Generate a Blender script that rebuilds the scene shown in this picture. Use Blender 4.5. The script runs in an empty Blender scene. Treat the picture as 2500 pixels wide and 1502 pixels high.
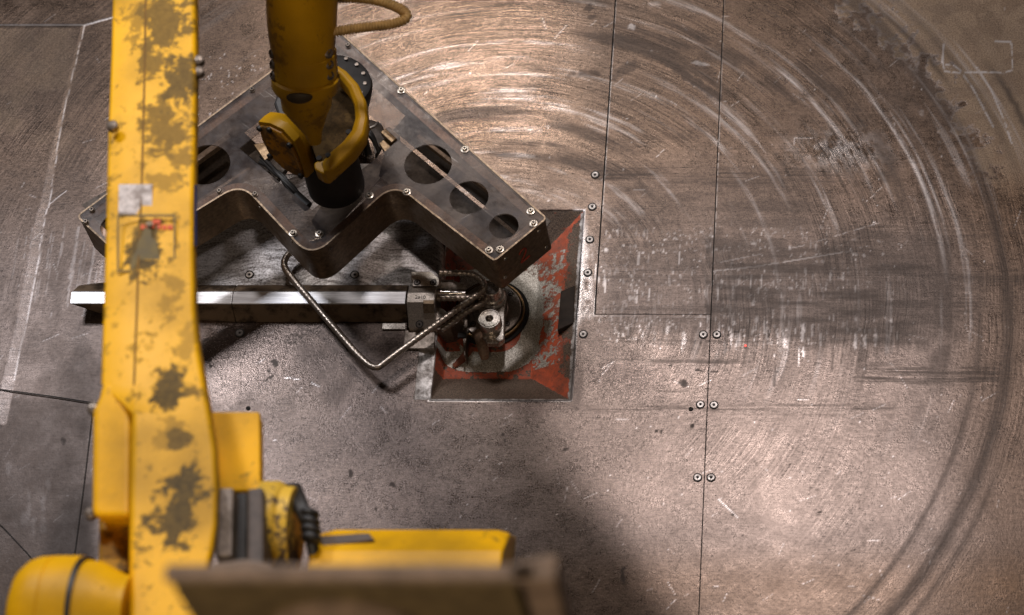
import bpy, bmesh, math, random
import numpy as np
from mathutils import Vector, Matrix

random.seed(7)
SC = bpy.context.scene
COL = SC.collection

# ------------------------------------------------------------------ camera
F = 6379.0 / 2500.0            # focal length in picture widths
TH = math.radians(29.77)
DIST = 4.253
CAM = np.array([0.0, -DIST * math.sin(TH), DIST * math.cos(TH)])
FW = np.array([0.0, math.sin(TH), -math.cos(TH)])
UP = np.array([0.0, math.cos(TH), math.sin(TH)])
cam_d = bpy.data.cameras.new('camera')
cam = bpy.data.objects.new('camera', cam_d)
COL.objects.link(cam)
cam.location = CAM
cam.rotation_euler = (TH, 0, 0)
cam_d.sensor_width = 36.0
cam_d.lens = 36.0 * F
cam_d.shift_x = -940.0 / 2500.0
cam_d.clip_start = 0.05
cam_d.clip_end = 200.0
cam_d.dof.use_dof = True
cam_d.dof.focus_distance = 4.24
cam_d.dof.aperture_fstop = 4.6
SC.camera = cam

# ------------------------------------------------------------------ light
world = bpy.data.worlds.new('World')
SC.world = world
world.use_nodes = True
bgn = world.node_tree.nodes['Background']
bgn.inputs['Color'].default_value = (0.80, 0.62, 0.50, 1)
bgn.inputs['Strength'].default_value = 0.05

def area(name, loc, target, sx, sy, power, color):
    l = bpy.data.lights.new(name, 'AREA')
    l.shape = 'RECTANGLE'; l.size = sx; l.size_y = sy
    l.energy = power; l.color = color
    o = bpy.data.objects.new(name, l); COL.objects.link(o)
    o.location = loc
    o.rotation_euler = (Vector(target) - Vector(loc)).to_track_quat('-Z', 'Y').to_euler()
    return o

area('hall_or_fill_lamp', (-1.30, 2.60, 3.3), (-0.8, 0.2, 0), 0.8, 0.40, 30, (1.0, 0.95, 0.91))
L2 = Vector((-0.30, 1.15, 3.4))
area('hall_or_fill_lamp', L2, (-0.6, 0.0, 0), 0.20, 0.20, 42, (1.0, 0.92, 0.90))
area('hall_or_fill_lamp', (-0.9, -3.2, 3.6), (-0.7, 0.0, 0), 0.8, 0.5, 36, (1.0, 0.81, 0.60))  # added fill lamp behind the camera, brightens the recess and box sides
area('hall_or_fill_lamp', (-2.35, 1.35, 3.2), (-1.2, -0.1, 0), 0.5, 0.5, 38, (0.93, 0.94, 1.0))

vs = SC.view_settings
vs.view_transform = 'Standard'; vs.look = 'None'; vs.exposure = 0.18; vs.gamma = 1.0
vs.use_curve_mapping = False

# ------------------------------------------------------------------ plan chart
# A chart of the machine table: (u, v) in units of 1/2500 of the frame width, as
# surveyed from the photograph, turned into a point of the workshop at height z.
def P(u, v, z=0.0):
    d = FW + np.array([1.0, 0, 0]) * (u - 2190.0) / 6379.0 + UP * (751.0 - v) / 6379.0
    t = (z - CAM[2]) / d[2]
    p = CAM + d * t
    return Vector(p)
def chart(x, y, z=0.0):
    q0, q1, q2 = x - CAM[0], y - CAM[1], z - CAM[2]
    dep = q1 * FW[1] + q2 * FW[2]
    up = q1 * UP[1] + q2 * UP[2]
    return 2190 + 6379 * q0 / dep, 751 - 6379 * up / dep
def rad(p, px):                 # a length of px chart units at the point p, in metres
    dep = (p[1] - CAM[1]) * FW[1] + (p[2] - CAM[2]) * FW[2]
    return px * dep / 6379.0

# ------------------------------------------------------------------ noise (numpy)
def _h(ix, iy, s):
    n = (ix.astype(np.int64) * 374761393 + iy.astype(np.int64) * 668265263 + s * 974634777) & 0xffffffff
    n = ((n ^ (n >> 13)) * 1274126177) & 0xffffffff
    return ((n ^ (n >> 16)) & 0xffffff) / float(0xffffff)
def vn(x, y, s=0):
    x0 = np.floor(x); y0 = np.floor(y)
    fx = x - x0; fy = y - y0
    fx = fx * fx * (3 - 2 * fx); fy = fy * fy * (3 - 2 * fy)
    a = _h(x0, y0, s); b = _h(x0 + 1, y0, s); c = _h(x0, y0 + 1, s); d = _h(x0 + 1, y0 + 1, s)
    return (a * (1 - fx) + b * fx) * (1 - fy) + (c * (1 - fx) + d * fx) * fy
def fbm(x, y, s=0, o=4):
    t = 0; a = 0.5; n = 0
    for i in range(o):
        t = t + a * vn(x * 2 ** i, y * 2 ** i, s + i * 17); n += a; a *= 0.5
    return t / n
def ss(e0, e1, x):
    t = np.clip((x - e0) / (e1 - e0), 0, 1)
    return t * t * (3 - 2 * t)

# ------------------------------------------------------------------ object helpers
def cprop(o, label=None, cat=None, group=None, kind=None):
    if label: o['label'] = label
    if cat: o['category'] = cat
    if group: o['group'] = group
    if kind: o['kind'] = kind
    return o
def thing(name, loc, label, cat, group=None):
    o = bpy.data.objects.new(name, None); COL.objects.link(o)
    o.location = loc; o.empty_display_size = 0.05
    return cprop(o, label, cat, group)
def wpos(o):
    v = Vector(o.location)
    while o.parent:
        o = o.parent; v += Vector(o.location)
    return v
def link(me, name, mat, parent=None, smooth=None, bevel=0.0, seg=2):
    mats = mat if isinstance(mat, (list, tuple)) else [mat]
    for m in mats: me.materials.append(m)
    n = len(me.vertices)
    co = np.empty(n * 3); me.vertices.foreach_get('co', co); co = co.reshape(-1, 3)
    c = (co.min(0) + co.max(0)) / 2
    me.transform(Matrix.Translation(-Vector(c)))
    o = bpy.data.objects.new(name, me); COL.objects.link(o)
    if parent:
        o.parent = parent; o.location = Vector(c) - wpos(parent)
    else:
        o.location = c
    if smooth is not None:
        for p in me.polygons: p.use_smooth = True
        if smooth < 179:
            me.set_sharp_from_angle(angle=math.radians(smooth))
    if bevel > 0:
        b = o.modifiers.new('bevel', 'BEVEL'); b.width = bevel; b.segments = seg; b.limit_method = 'ANGLE'
        b.angle_limit = math.radians(35)
    return o
def from_bm(bm):
    me = bpy.data.meshes.new('mesh'); bmesh.ops.recalc_face_normals(bm, faces=bm.faces[:])
    bm.to_mesh(me); bm.free(); return me
def loft(sections, caps=True, closed=True):
    bm = bmesh.new()
    rows = [[bm.verts.new(p) for p in s] for s in sections]
    n = len(rows[0])
    for a, b in zip(rows[:-1], rows[1:]):
        for i in range(n if closed else n - 1):
            j = (i + 1) % n
            bm.faces.new((a[i], a[j], b[j], b[i]))
    if caps:
        bm.faces.new(rows[0]); bm.faces.new(rows[-1][::-1])
    return bm
def prism(poly, z1, z0, inset=0.0):
    """chart polygon at height z1, extruded straight down to z0"""
    top = [P(u, v, z1) for u, v in poly]
    c = sum(top, Vector()) / len(top)
    bot = [Vector(((t.x - c.x) * (1 - inset) + c.x, (t.y - c.y) * (1 - inset) + c.y, z0)) for t in top]
    return loft([bot, top])
def box_bm(x0, x1, y0, y1, z0, z1):
    return loft([[Vector((x0, y0, z)), Vector((x1, y0, z)), Vector((x1, y1, z)), Vector((x0, y1, z))] for z in (z0, z1)])
def frame_of(d):
    d = d.normalized()
    a = Vector((0, 0, 1)) if abs(d.z) < 0.9 else Vector((1, 0, 0))
    x = d.cross(a).normalized(); return x, d.cross(x).normalized()
def tube(pts, radii, seg=24, caps=True):
    pts = [Vector(p) for p in pts]
    if not isinstance(radii, (list, tuple)): radii = [radii] * len(pts)
    rows = []; prev = None
    for i, p in enumerate(pts):
        d = (pts[min(i + 1, len(pts) - 1)] - pts[max(i - 1, 0)]).normalized()
        if prev is None: x, y = frame_of(d)
        else:
            x = (prev - d * prev.dot(d)).normalized(); y = d.cross(x)
        prev = x
        rows.append([p + (x * math.cos(t) + y * math.sin(t)) * radii[i] for t in [2 * math.pi * k / seg for k in range(seg)]])
    return loft(rows, caps)
def lathe(prof, c=(0, 0, 0), axis=(0, 0, 1), seg=40, caps=True):
    c = Vector(c); a = Vector(axis).normalized(); x, y = frame_of(a)
    rows = [[c + a * z + (x * math.cos(t) + y * math.sin(t)) * max(r, 1e-5) for t in [2 * math.pi * k / seg for k in range(seg)]] for r, z in prof]
    return loft(rows, caps)
def merge(*bms):
    out = bmesh.new()
    for b in bms:
        me = bpy.data.meshes.new('tmp'); bmesh.ops.recalc_face_normals(b, faces=b.faces[:])
        b.to_mesh(me); b.free(); out.from_mesh(me); bpy.data.meshes.remove(me)
    return out
def smooth_path(pts, r, n=8):
    """polyline with corners rounded to radius-like distance r (list or number)"""
    pts = [Vector(p) for p in pts]; out = [pts[0]]
    for i in range(1, len(pts) - 1):
        rr = r[i] if isinstance(r, (list, tuple)) else r
        a, b, c = pts[i - 1], pts[i], pts[i + 1]
        la = min(rr, (a - b).length * 0.48); lc = min(rr, (c - b).length * 0.48)
        s = b + (a - b).normalized() * la; e = b + (c - b).normalized() * lc
        for k in range(n + 1):
            t = k / n
            out.append(s * (1 - t) ** 2 + b * 2 * t * (1 - t) + e * t * t)
    out.append(pts[-1]); return out
def resample(pts, step):
    pts = [Vector(p) for p in pts]; out = [pts[0].copy()]; need = step
    for a, b in zip(pts[:-1], pts[1:]):
        L = (b - a).length
        if L < 1e-9: continue
        pos = 0.0
        while pos + need <= L:
            pos += need; out.append(a + (b - a) * (pos / L)); need = step
        need -= (L - pos)
    return out
def round_poly(pts, r, n=8):
    """closed 2D/3D polygon with rounded corners"""
    pts = [Vector(p) for p in pts]; out = []
    N = len(pts)
    for i in range(N):
        rr = r[i] if isinstance(r, (list, tuple)) else r
        a, b, c = pts[i - 1], pts[i], pts[(i + 1) % N]
        d1 = (a - b).normalized(); d2 = (c - b).normalized()
        ang = d1.angle(d2)
        t = min(rr / math.tan(ang / 2), (a - b).length * 0.49, (c - b).length * 0.49)
        s = b + d1 * t; e = b + d2 * t
        for k in range(n + 1):
            q = k / n
            out.append(s * (1 - q) ** 2 + b * 2 * q * (1 - q) + e * q * q)
    return out
def inset_poly(pts, d):
    """offset a closed xy polygon inwards by d"""
    N = len(pts); area2 = sum(pts[i - 1].x * pts[i].y - pts[i].x * pts[i - 1].y for i in range(N))
    s = 1 if area2 > 0 else -1; out = []
    for i in range(N):
        a, b, c = pts[i - 1], pts[i], pts[(i + 1) % N]
        e1 = (b - a).to_2d(); e2 = (c - b).to_2d()
        if e1.length < 1e-9 or e2.length < 1e-9: out.append(b.copy()); continue
        n1 = Vector((-e1.y, e1.x)).normalized() * s; n2 = Vector((-e2.y, e2.x)).normalized() * s
        m = n1 + n2
        m = m.normalized() / max(0.35, math.sqrt((1 + n1.dot(n2)) / 2))
        out.append(Vector((b.x + m.x * d, b.y + m.y * d, b.z)))
    return out
def sheet(outer, holes, z0, z1):
    """flat plate with holes: filled 2D curve turned into a mesh"""
    cu = bpy.data.curves.new('c', 'CURVE'); cu.dimensions = '2D'; cu.fill_mode = 'BOTH'
    for loop in [outer] + list(holes):
        s = cu.splines.new('POLY'); s.points.add(len(loop) - 1)
        for k, p in enumerate(loop): s.points[k].co = (p.x, p.y, 0, 1)
        s.use_cyclic_u = True
    cu.extrude = (z1 - z0) / 2
    o = bpy.data.objects.new('c', cu); COL.objects.link(o)
    dg = bpy.context.evaluated_depsgraph_get()
    me = bpy.data.meshes.new_from_object(o.evaluated_get(dg))
    me.transform(Matrix.Translation((0, 0, (z0 + z1) / 2)))
    bpy.data.objects.remove(o); bpy.data.curves.remove(cu)
    me.materials.clear()
    return me
def circle(c, rx, ry=None, n=40):
    ry = ry or rx
    return [Vector((c[0] + rx * math.cos(2 * math.pi * k / n), c[1] + ry * math.sin(2 * math.pi * k / n), 0)) for k in range(n)]
def text_mesh(body, size, depth=0.0004):
    cu = bpy.data.curves.new('t', 'FONT'); cu.body = body; cu.size = size; cu.align_x = 'CENTER'; cu.align_y = 'CENTER'; cu.extrude = depth
    o = bpy.data.objects.new('t', cu); COL.objects.link(o)
    dg = bpy.context.evaluated_depsgraph_get()
    me = bpy.data.meshes.new_from_object(o.evaluated_get(dg))
    bpy.data.objects.remove(o); me.materials.clear()
    return me

# ------------------------------------------------------------------ material helpers
class NT:
    def __init__(s, name):
        s.m = bpy.data.materials.new(name); s.m.use_nodes = True
        s.t = s.m.node_tree; s.n = s.t.nodes; s.b = s.n['Principled BSDF']
    def new(s, t, **kw):
        n = s.n.new(t)
        for k, v in kw.items(): setattr(n, k, v)
        return n
    def set(s, sock, v):
        if isinstance(v, bpy.types.NodeSocket): s.t.links.new(v, sock)
        elif v is not None:
            if isinstance(v, (tuple, list)) and len(v) == 3 and sock.type == 'RGBA': v = (*v, 1)
            sock.default_value = v
    def math(s, op, a, b=None, c=None, clamp=False):
        n = s.new('ShaderNodeMath', operation=op); n.use_clamp = clamp
        for i, v in enumerate((a, b, c)):
            if v is not None: s.set(n.inputs[i], v)
        return n.outputs[0]
    def vmath(s, op, a, b=None):
        n = s.new('ShaderNodeVectorMath', operation=op); s.set(n.inputs[0], a)
        if b is not None: s.set(n.inputs[1], b)
        return n.outputs['Value'] if op in ('LENGTH', 'DISTANCE', 'DOT_PRODUCT') else n.outputs[0]
    def pos(s): return s.new('ShaderNodeNewGeometry').outputs['Position']
    def noise(s, vec, scale, detail=4, rough=0.55, dist=0.0):
        n = s.new('ShaderNodeTexNoise'); s.set(n.inputs['Vector'], vec); s.set(n.inputs['Scale'], scale)
        n.inputs['Detail'].default_value = detail; n.inputs['Roughness'].default_value = rough; n.inputs['Distortion'].default_value = dist
        return n.outputs['Fac']
    def ramp(s, v, a, b, lo=0.0, hi=1.0):
        n = s.new('ShaderNodeMapRange'); n.interpolation_type = 'SMOOTHSTEP'
        s.set(n.inputs[0], v); s.set(n.inputs[1], a); s.set(n.inputs[2], b); s.set(n.inputs[3], lo); s.set(n.inputs[4], hi)
        return n.outputs[0]
    def mix(s, f, a, b, blend='MIX'):
        n = s.new('ShaderNodeMix', data_type='RGBA', blend_type=blend); n.clamp_factor = True
        s.set(n.inputs[0], f); s.set(n.inputs[6], a); s.set(n.inputs[7], b); return n.outputs[2]
    def attr(s, name): return s.new('ShaderNodeAttribute', attribute_name=name)
    def sep(s, v):
        n = s.new('ShaderNodeSeparateXYZ'); s.set(n.inputs[0], v); return n.outputs
    def comb(s, x, y, z=0.0):
        n = s.new('ShaderNodeCombineXYZ')
        for i, v in enumerate((x, y, z)): s.set(n.inputs[i], v)
        return n.outputs[0]
    def bump(s, h, strength, dist=0.001, normal=None):
        n = s.new('ShaderNodeBump'); n.inputs['Strength'].default_value = strength; n.inputs['Distance'].default_value = dist
        s.set(n.inputs['Height'], h)
        if normal is not None: s.set(n.inputs['Normal'], normal)
        return n.outputs[0]
    def out(s, color=None, rough=None, metal=None, normal=None, **kw):
        for k, v in (('Base Color', color), ('Roughness', rough), ('Metallic', metal), ('Normal', normal)):
            if v is not None: s.set(s.b.inputs[k], v)
        for k, v in kw.items(): s.set(s.b.inputs[k.replace('_', ' ')], v)
        return s.m

def metal(name, col, rough=0.35, metallic=0.9, dirt=(0.05, 0.035, 0.02), amt=0.5, scale=18, grain=260, bump=0.25, stretch=(1, 1, 1)):
    t = NT(name); p = t.vmath('MULTIPLY', t.pos(), stretch)
    n1 = t.noise(p, scale, 5, 0.62, 0.4); n2 = t.noise(p, grain, 3, 0.6); n3 = t.noise(p, scale * 5, 4, 0.6)
    d = t.ramp(t.math('ADD', n1, t.math('MULTIPLY', t.math('SUBTRACT', n3, 0.5), 0.5)), 0.45, 0.75, 0, amt)
    c = t.mix(t.ramp(n2, 0.3, 0.75), tuple(x * 0.72 for x in col), tuple(min(1, x * 1.25) for x in col))
    c = t.mix(d, c, dirt)
    r = t.math('ADD', t.math('MULTIPLY', t.math('SUBTRACT', n3, 0.5), 0.35), t.math('ADD', rough, t.math('MULTIPLY', d, 0.25)), clamp=True)
    return t.out(c, r, t.math('MULTIPLY', t.math('SUBTRACT', 1.0, t.math('MULTIPLY', d, 0.6)), metallic),
                 t.bump(t.math('ADD', n2, n3), bump, 0.0006))

def yellow(name, blobs=(), amt=0.5, thr=0.60, base=(0.93, 0.485, 0.002), grime=(0.085, 0.052, 0.009), bscale=22, rough=0.42):
    t = NT(name); p = t.pos()
    n1 = t.noise(p, bscale, 6, 0.68, 0.3); n2 = t.noise(p, 90, 4, 0.6); n4 = t.noise(p, 7, 3, 0.5)
    n3 = t.noise(p, 240, 4, 0.7); n5 = t.noise(t.vmath('MULTIPLY', p, (170, 60, 120)), 1, 4, 0.7)
    v = t.math('ADD', n1, t.math('ADD', t.math('MULTIPLY', t.math('SUBTRACT', n2, 0.5), 0.36), t.math('MULTIPLY', t.math('SUBTRACT', n3, 0.5), 0.22)))
    m = t.ramp(v, thr, thr + 0.07, 0, amt)
    m = t.math('MAXIMUM', m, t.math('MULTIPLY', t.ramp(n5, 0.60, 0.68, 0, 0.75), t.ramp(n1, 0.42, 0.6)))
    m = t.math('MAXIMUM', m, t.ramp(t.math('ADD', n4, t.math('MULTIPLY', n3, 0.2)), 0.5, 0.85, 0, 0.45))
    for (c, r, a) in blobs:
        d = t.vmath('DISTANCE', t.vmath('MULTIPLY', p, (1, r[1], 0.3)), (c[0], c[1] * r[1], c[2] * 0.3))
        d = t.math('SUBTRACT', t.math('DIVIDE', d, r[0]), t.math('MULTIPLY', t.math('SUBTRACT', v, 0.5), 4.8))
        m = t.math('MAXIMUM', m, t.ramp(d, 1.25, 0.70, 0, a))
    c = t.mix(t.ramp(n4, 0.3, 0.7), base, tuple(x * 0.82 for x in base))
    gm_ = t.mix(t.ramp(t.math('ADD', n3, n2), 0.75, 1.25), tuple(x * 0.55 for x in grime), tuple(x * 1.5 for x in grime))
    c = t.mix(m, c, gm_)
    return t.out(c, t.math('ADD', rough, t.math('MULTIPLY', m, 0.2)), 0.0, t.bump(t.math('ADD', n2, t.math('MULTIPLY', m, -0.6)), 0.3, 0.0008), Specular_IOR_Level=0.28)

def plain(name, col, rough=0.5, metallic=0.0, **kw):
    t = NT(name); p = t.pos(); n = t.noise(p, 60, 4, 0.6)
    c = t.mix(t.ramp(n, 0.3, 0.7), tuple(x * 0.7 for x in col), tuple(min(1, x * 1.2) for x in col))
    return t.out(c, t.math('ADD', rough - 0.1, t.math('MULTIPLY', n, 0.2)), metallic, t.bump(n, 0.15, 0.0006), **kw)

HEAD = P(1197, 757, 0)          # centre the table's arcs turn about

# ------------------------------------------------------------------ table steel
def table_material():
    t = NT('table_steel'); p = t.pos()
    w = t.attr('wear'); w2 = t.attr('wear_b')
    wc = t.sep(w.outputs['Vector']); wb = t.sep(w2.outputs['Vector'])
    dark, light, arc = wc[0], wc[1], wc[2]; tan = w.outputs['Alpha']
    hor, pol, rust = wb[0], wb[1], wb[2]
    xyz = t.sep(t.vmath('SUBTRACT', p, tuple(HEAD)))
    r = t.vmath('LENGTH', t.comb(xyz[0], xyz[1], 0)); th = t.math('ARCTAN2', xyz[1], xyz[0])
    wob = t.math('MULTIPLY', t.noise(p, 5, 2), 0.03)
    a1 = t.noise(t.comb(t.math('MULTIPLY', t.math('ADD', r, wob), 330), t.math('MULTIPLY', th, 3.0)), 1, 4, 0.7)
    a2 = t.noise(t.comb(t.math('MULTIPLY', r, 75), t.math('MULTIPLY', th, 2.2)), 1, 5, 0.7)
    h1 = t.noise(t.vmath('MULTIPLY', p, (7, 420, 1)), 1, 4, 0.7)
    h2 = t.noise(t.vmath('MULTIPLY', p, (4, 90, 1)), 1, 4, 0.65)
    g = t.noise(p, 400, 2, 0.8); g2 = t.noise(p, 150, 4, 0.7)
    big = t.noise(p, 6.5, 6, 0.62, 0.5); mid = t.noise(p, 30, 5, 0.65, 0.3)
    sc = t.noise(t.vmath('MULTIPLY', p, (60, 420, 1)), 1, 3, 0.7)       # short scratches
    c0 = lambda x: t.math('SUBTRACT', x, 0.5)
    val = t.math('ADD', 1.0, t.math('MULTIPLY', c0(big), 1.1))
    for x, k in ((mid, 1.05), (g, 2.3), (g2, 1.5), (sc, 1.3)):
        val = t.math('ADD', val, t.math('MULTIPLY', c0(x), k))
    val = t.math('ADD', val, t.math('MULTIPLY', arc, t.math('ADD', t.math('MULTIPLY', c0(a1), 2.6), t.math('MULTIPLY', c0(a2), 1.1))))
    val = t.math('ADD', val, t.math('MULTIPLY', hor, t.math('ADD', t.math('MULTIPLY', c0(h1), 1.7), t.math('MULTIPLY', c0(h2), 1.4))))
    val = t.math('MAXIMUM', val, 0.16)
    base = t.mix(rust, (0.100, 0.077, 0.067), (0.094, 0.058, 0.036))
    col = t.mix(1.0, base, t.comb(val, val, val), 'MULTIPLY')
    tn = t.mix(t.ramp(g, 0.3, 0.7), (0.13, 0.083, 0.052), (0.33, 0.235, 0.155))
    col = t.mix(tan, col, tn)
    col = t.mix(light, col, (0.46, 0.42, 0.41))
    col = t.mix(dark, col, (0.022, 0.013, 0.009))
    rough = t.math('ADD', 0.30, t.math('MULTIPLY', c0(mid), 0.30))
    rough = t.math('ADD', rough, t.math('MULTIPLY', c0(g), 0.25))
    rough = t.math('ADD', rough, t.math('MULTIPLY', arc, t.math('MULTIPLY', c0(a1), -0.25)))
    rough = t.math('ADD', rough, t.math('MULTIPLY', pol, -0.14))
    rough = t.math('ADD', rough, t.math('MULTIPLY', dark, 0.18))
    rough = t.math('ADD', rough, t.math('MULTIPLY', tan, 0.32))
    rough = t.math('MAXIMUM', rough, 0.2)
    met = t.math('MULTIPLY', t.math('SUBTRACT', 0.86, t.math('MULTIPLY', tan, 0.7)), t.math('SUBTRACT', 1.0, t.math('MULTIPLY', dark, 0.5)))
    h = t.math('ADD', t.math('MULTIPLY', g, 0.6), t.math('ADD', g2, t.math('MULTIPLY', arc, a1)))
    h = t.math('ADD', h, t.math('MULTIPLY', hor, h1))
    h = t.math('ADD', h, t.math('MULTIPLY', tan, t.math('MULTIPLY', g, 1.5)))
    h = t.math('ADD', h, t.math('MULTIPLY', light, 0.5))
    return t.out(col, rough, met, t.bump(h, 0.38, 0.0007), Specular_IOR_Level=0.4)
M_TABLE = table_material()

# wear of the table at points x, y: stains, scuffs, streaks
rng = np.random.default_rng(11)
def add_blob(A, X, Y, U, V, u, v, ru, rv, a=1.0, edge=0.35, seed=0, ang=0.0):
    R = max(ru, rv) * 1.7
    i = np.nonzero((np.abs(U - u) < R) & (np.abs(V - v) < R))
    if len(i[0]) == 0: return
    du = U[i] - u; dv = V[i] - v
    ca, sa = math.cos(ang), math.sin(ang)
    d = np.sqrt(((du * ca + dv * sa) / ru) ** 2 + ((-du * sa + dv * ca) / rv) ** 2)
    d = d + (fbm(U[i] / (min(ru, rv) * 0.9 + 1), V[i] / (min(ru, rv) * 0.9 + 1), seed) - 0.5) * 1.3
    A[i] = np.maximum(A[i], a * ss(1.0, 1.0 - edge, d))
def add_line(A, U, V, pts, w, a=1.0, seed=0, broken=0.0):
    for (u0, v0), (u1, v1) in zip(pts[:-1], pts[1:]):
        L = math.hypot(u1 - u0, v1 - v0)
        i = np.nonzero((U > min(u0, u1) - w * 2) & (U < max(u0, u1) + w * 2) & (V > min(v0, v1) - w * 2) & (V < max(v0, v1) + w * 2))
        if len(i[0]) == 0: continue
        tt = np.clip(((U[i] - u0) * (u1 - u0) + (V[i] - v0) * (v1 - v0)) / L ** 2, 0, 1)
        d = np.hypot(U[i] - u0 - tt * (u1 - u0), V[i] - v0 - tt * (v1 - v0))
        k = a * ss(w, w * 0.4, d)
        if broken: k = k * ss(broken - 0.12, broken + 0.12, fbm(U[i] / 9, V[i] / 9, seed))
        A[i] = np.maximum(A[i], k)
RB = [(207, 60), (150, 300), (120, 500), (110, 525), (90, 657), (55, 832), (36, 930), (14, 1040)]
LB = [(203, 60), (141, 300), (98, 500), (89, 525), (66, 657), (31, 832), (6, 930), (-14, 1040)]
def wear(X, Y):
    U, V = chart(X, Y)
    dark = np.zeros_like(X); light = np.zeros_like(X); arc = np.zeros_like(X); tan = np.zeros_like(X)
    hor = np.zeros_like(X); pol = np.zeros_like(X); rust = np.zeros_like(X)
    dx = X - HEAD.x; dy = Y - HEAD.y; r = np.hypot(dx, dy); th = np.degrees(np.arctan2(dy, dx))
    big = fbm(X * 4, Y * 4, 3); med = fbm(X * 18, Y * 18, 5)
    # arcs rubbed by swinging bars
    right = ss(0.16, 0.30, r) * ss(1.0, 0.86, r) * ss(-62, -30, th) * ss(150, 95, th)
    arc += right * (0.45 + 0.9 * ss(0.35, 0.65, big)) * (0.35 + 0.65 * ss(-25, 5, th))
    arc += 0.7 * ss(450, 380, V) * ss(560, 430, U) + 0.5 * ss(300, 200, U) * ss(950, 700, V)
    arc = np.maximum(arc, 0.12 * (1 - ss(850, 1000, V)))
    arc = arc * (0.25 + 1.0 * ss(0.36, 0.66, fbm(X * 11, Y * 11, 15, 5)))
    arc = np.clip(arc, 0, 1.1)
    # coarse broad arcs, light and dark
    aa = fbm(r * 28 + 0.3 * vn(X * 2, Y * 2, 9), th / 34, 21, 4); ab = fbm(r * 60, th / 22, 31, 4)
    k = right * ss(-25, 0, th)
    dark = np.maximum(dark, 0.55 * k * ss(0.56, 0.74, aa) * ss(0.35, 0.6, med + 0.15))
    light = np.maximum(light, 0.32 * k * ss(0.56, 0.76, ab) * ss(.35, .7, fbm(r * 420, th / 6, 41, 3)))
    for rr, w, a, t0, t1 in ((0.842, 0.011, 0.62, -75, 25), (0.795, 0.005, 0.45, -60, 3), (0.60, 0.004, 0.25, -4, 30), (0.70, 0.006, 0.35, -3, 38), (0.83, 0.007, 0.5, 24, 50), (0.905, 0.008, 0.40, 18, 44), (0.87, 0.006, 0.4, -60, -20)):
        q = np.exp(-((r - rr - 0.004 * (vn(th / 9, th * 0, 4) - .5)) / w) ** 2) * ss(t0 - 5, t0 + 5, th) * ss(t1 + 5, t1 - 5, th)
        dark = np.maximum(dark, a * q * (0.65 + 0.5 * fbm(r * 400, th / 3, 6)))
    for rr, w, a, t0, t1 in ((0.745, 0.0035, 0.75, 8, 42), (0.757, 0.002, 0.5, 12, 30), (0.66, 0.004, 0.5, 22, 48), (0.688, 0.0025, 0.45, 20, 38), (0.835, 0.002, 0.5, 15, 35), (0.93, 0.0018, 0.75, 22, 34), (0.915, 0.0016, 0.55, 20, 35), (0.52, 0.003, 0.35, 25, 60), (0.47, 0.003, 0.3, 5, 35)):
        q = np.exp(-((r - rr) / w) ** 2) * ss(t0 - 6, t0 + 6, th) * ss(t1 + 6, t1 - 6, th)
        light = np.maximum(light, a * q * ss(0.25, 0.6, fbm(r * 300, th / 4, 61)))
    # straight rubbing along x, with its bands
    hz = np.zeros_like(X)
    for v0, hw, u0, u1, a in ((430, 28, 1430, 2060, .9), (350, 40, 1480, 2100, .35), (395, 14, 1700, 2300, .4), (560, 60, 1450, 2500, .45), (668, 26, 1450, 2500, .85), (740, 50, 1480, 2400, .7), (835, 12, 1430, 1900, .6), (885, 10, 1420, 1800, .7), (915, 26, 2080, 2460, .9), (1000, 14, 1400, 2200, .5), (958, 8, 1400, 1700, .4), (700, 22, 450, 1090, .5), (615, 70, 450, 1085, 0.35)):
        hz = np.maximum(hz, a * np.exp(-((V - v0) / hw) ** 2) * ss(u0 - 30, u0 + 50, U) * ss(u1 + 60, u1 - 60, U))
    hor = hz
    hs = fbm(U / 150, V / 3.2, 71, 4)
    dark = np.maximum(dark, hz * 0.8 * ss(0.46, 0.70, hs))
    # greasy field right of the long seam with a dripping lower edge
    drip = 785 + 34 * fbm(U / 7, V * 0, 81, 3) + 38 * fbm(U / 60, V * 0, 82, 3) + (U - 1740) * 0.055
    gm = ss(1440, 1520, U) * ss(520, 620, V + 130 * (fbm(U / 50, V / 50, 83, 5) - .5)) * ss(drip + 26, drip - 26, V) * ss(2440, 2150, U + 180 * (fbm(V / 25, U / 90, 4) - .5))
    gm = gm * np.where(U < 1722, 0.62, 1.0)
    dark = np.maximum(dark, gm * (0.50 + 0.3 * ss(0.3, 0.75, fbm(U / 130, V / 13, 84, 6))))
    band = np.exp(-((V - 672 - (U - 2000) * 0.02) / 16) ** 2) * ss(1900, 2250, U)
    dark = np.maximum(dark, 0.5 * band)
    g2 = ss(1440, 1520, U) * ss(380, 440, V) * ss(620, 540, V) * ss(2080, 1960, U)
    dark = np.maximum(dark, g2 * (0.22 + 0.25 * ss(0.3, 0.7, fbm(U / 120, V / 16, 85, 6))))
    # white splashes and drips
    for i in range(300):
        u = rng.uniform(1455, 2200); v = rng.choice([rng.normal(600, 24), rng.normal(680, 40), rng.normal(805, 22)])
        if v > 790 and u < 1730 and rng.random() < .5: continue
        s = rng.uniform(1.0, 3.4) * (1.0 if rng.random() < 0.85 else 1.9); l = rng.uniform(1.2, 5.0) if v > 660 else rng.uniform(0.6, 1.5)
        add_blob(light, X, Y, U, V, u, v, s, s * l, rng.uniform(0.2, 0.8), 0.6, i)
    for i in range(180):
        u = rng.uniform(1100, 2450); v = rng.uniform(60, 1450); s = rng.uniform(0.9, 2.4)
        add_blob(light, X, Y, U, V, u, v, s, s * rng.uniform(.7, 2), rng.uniform(0.3, 0.8), 0.6, i)
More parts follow.
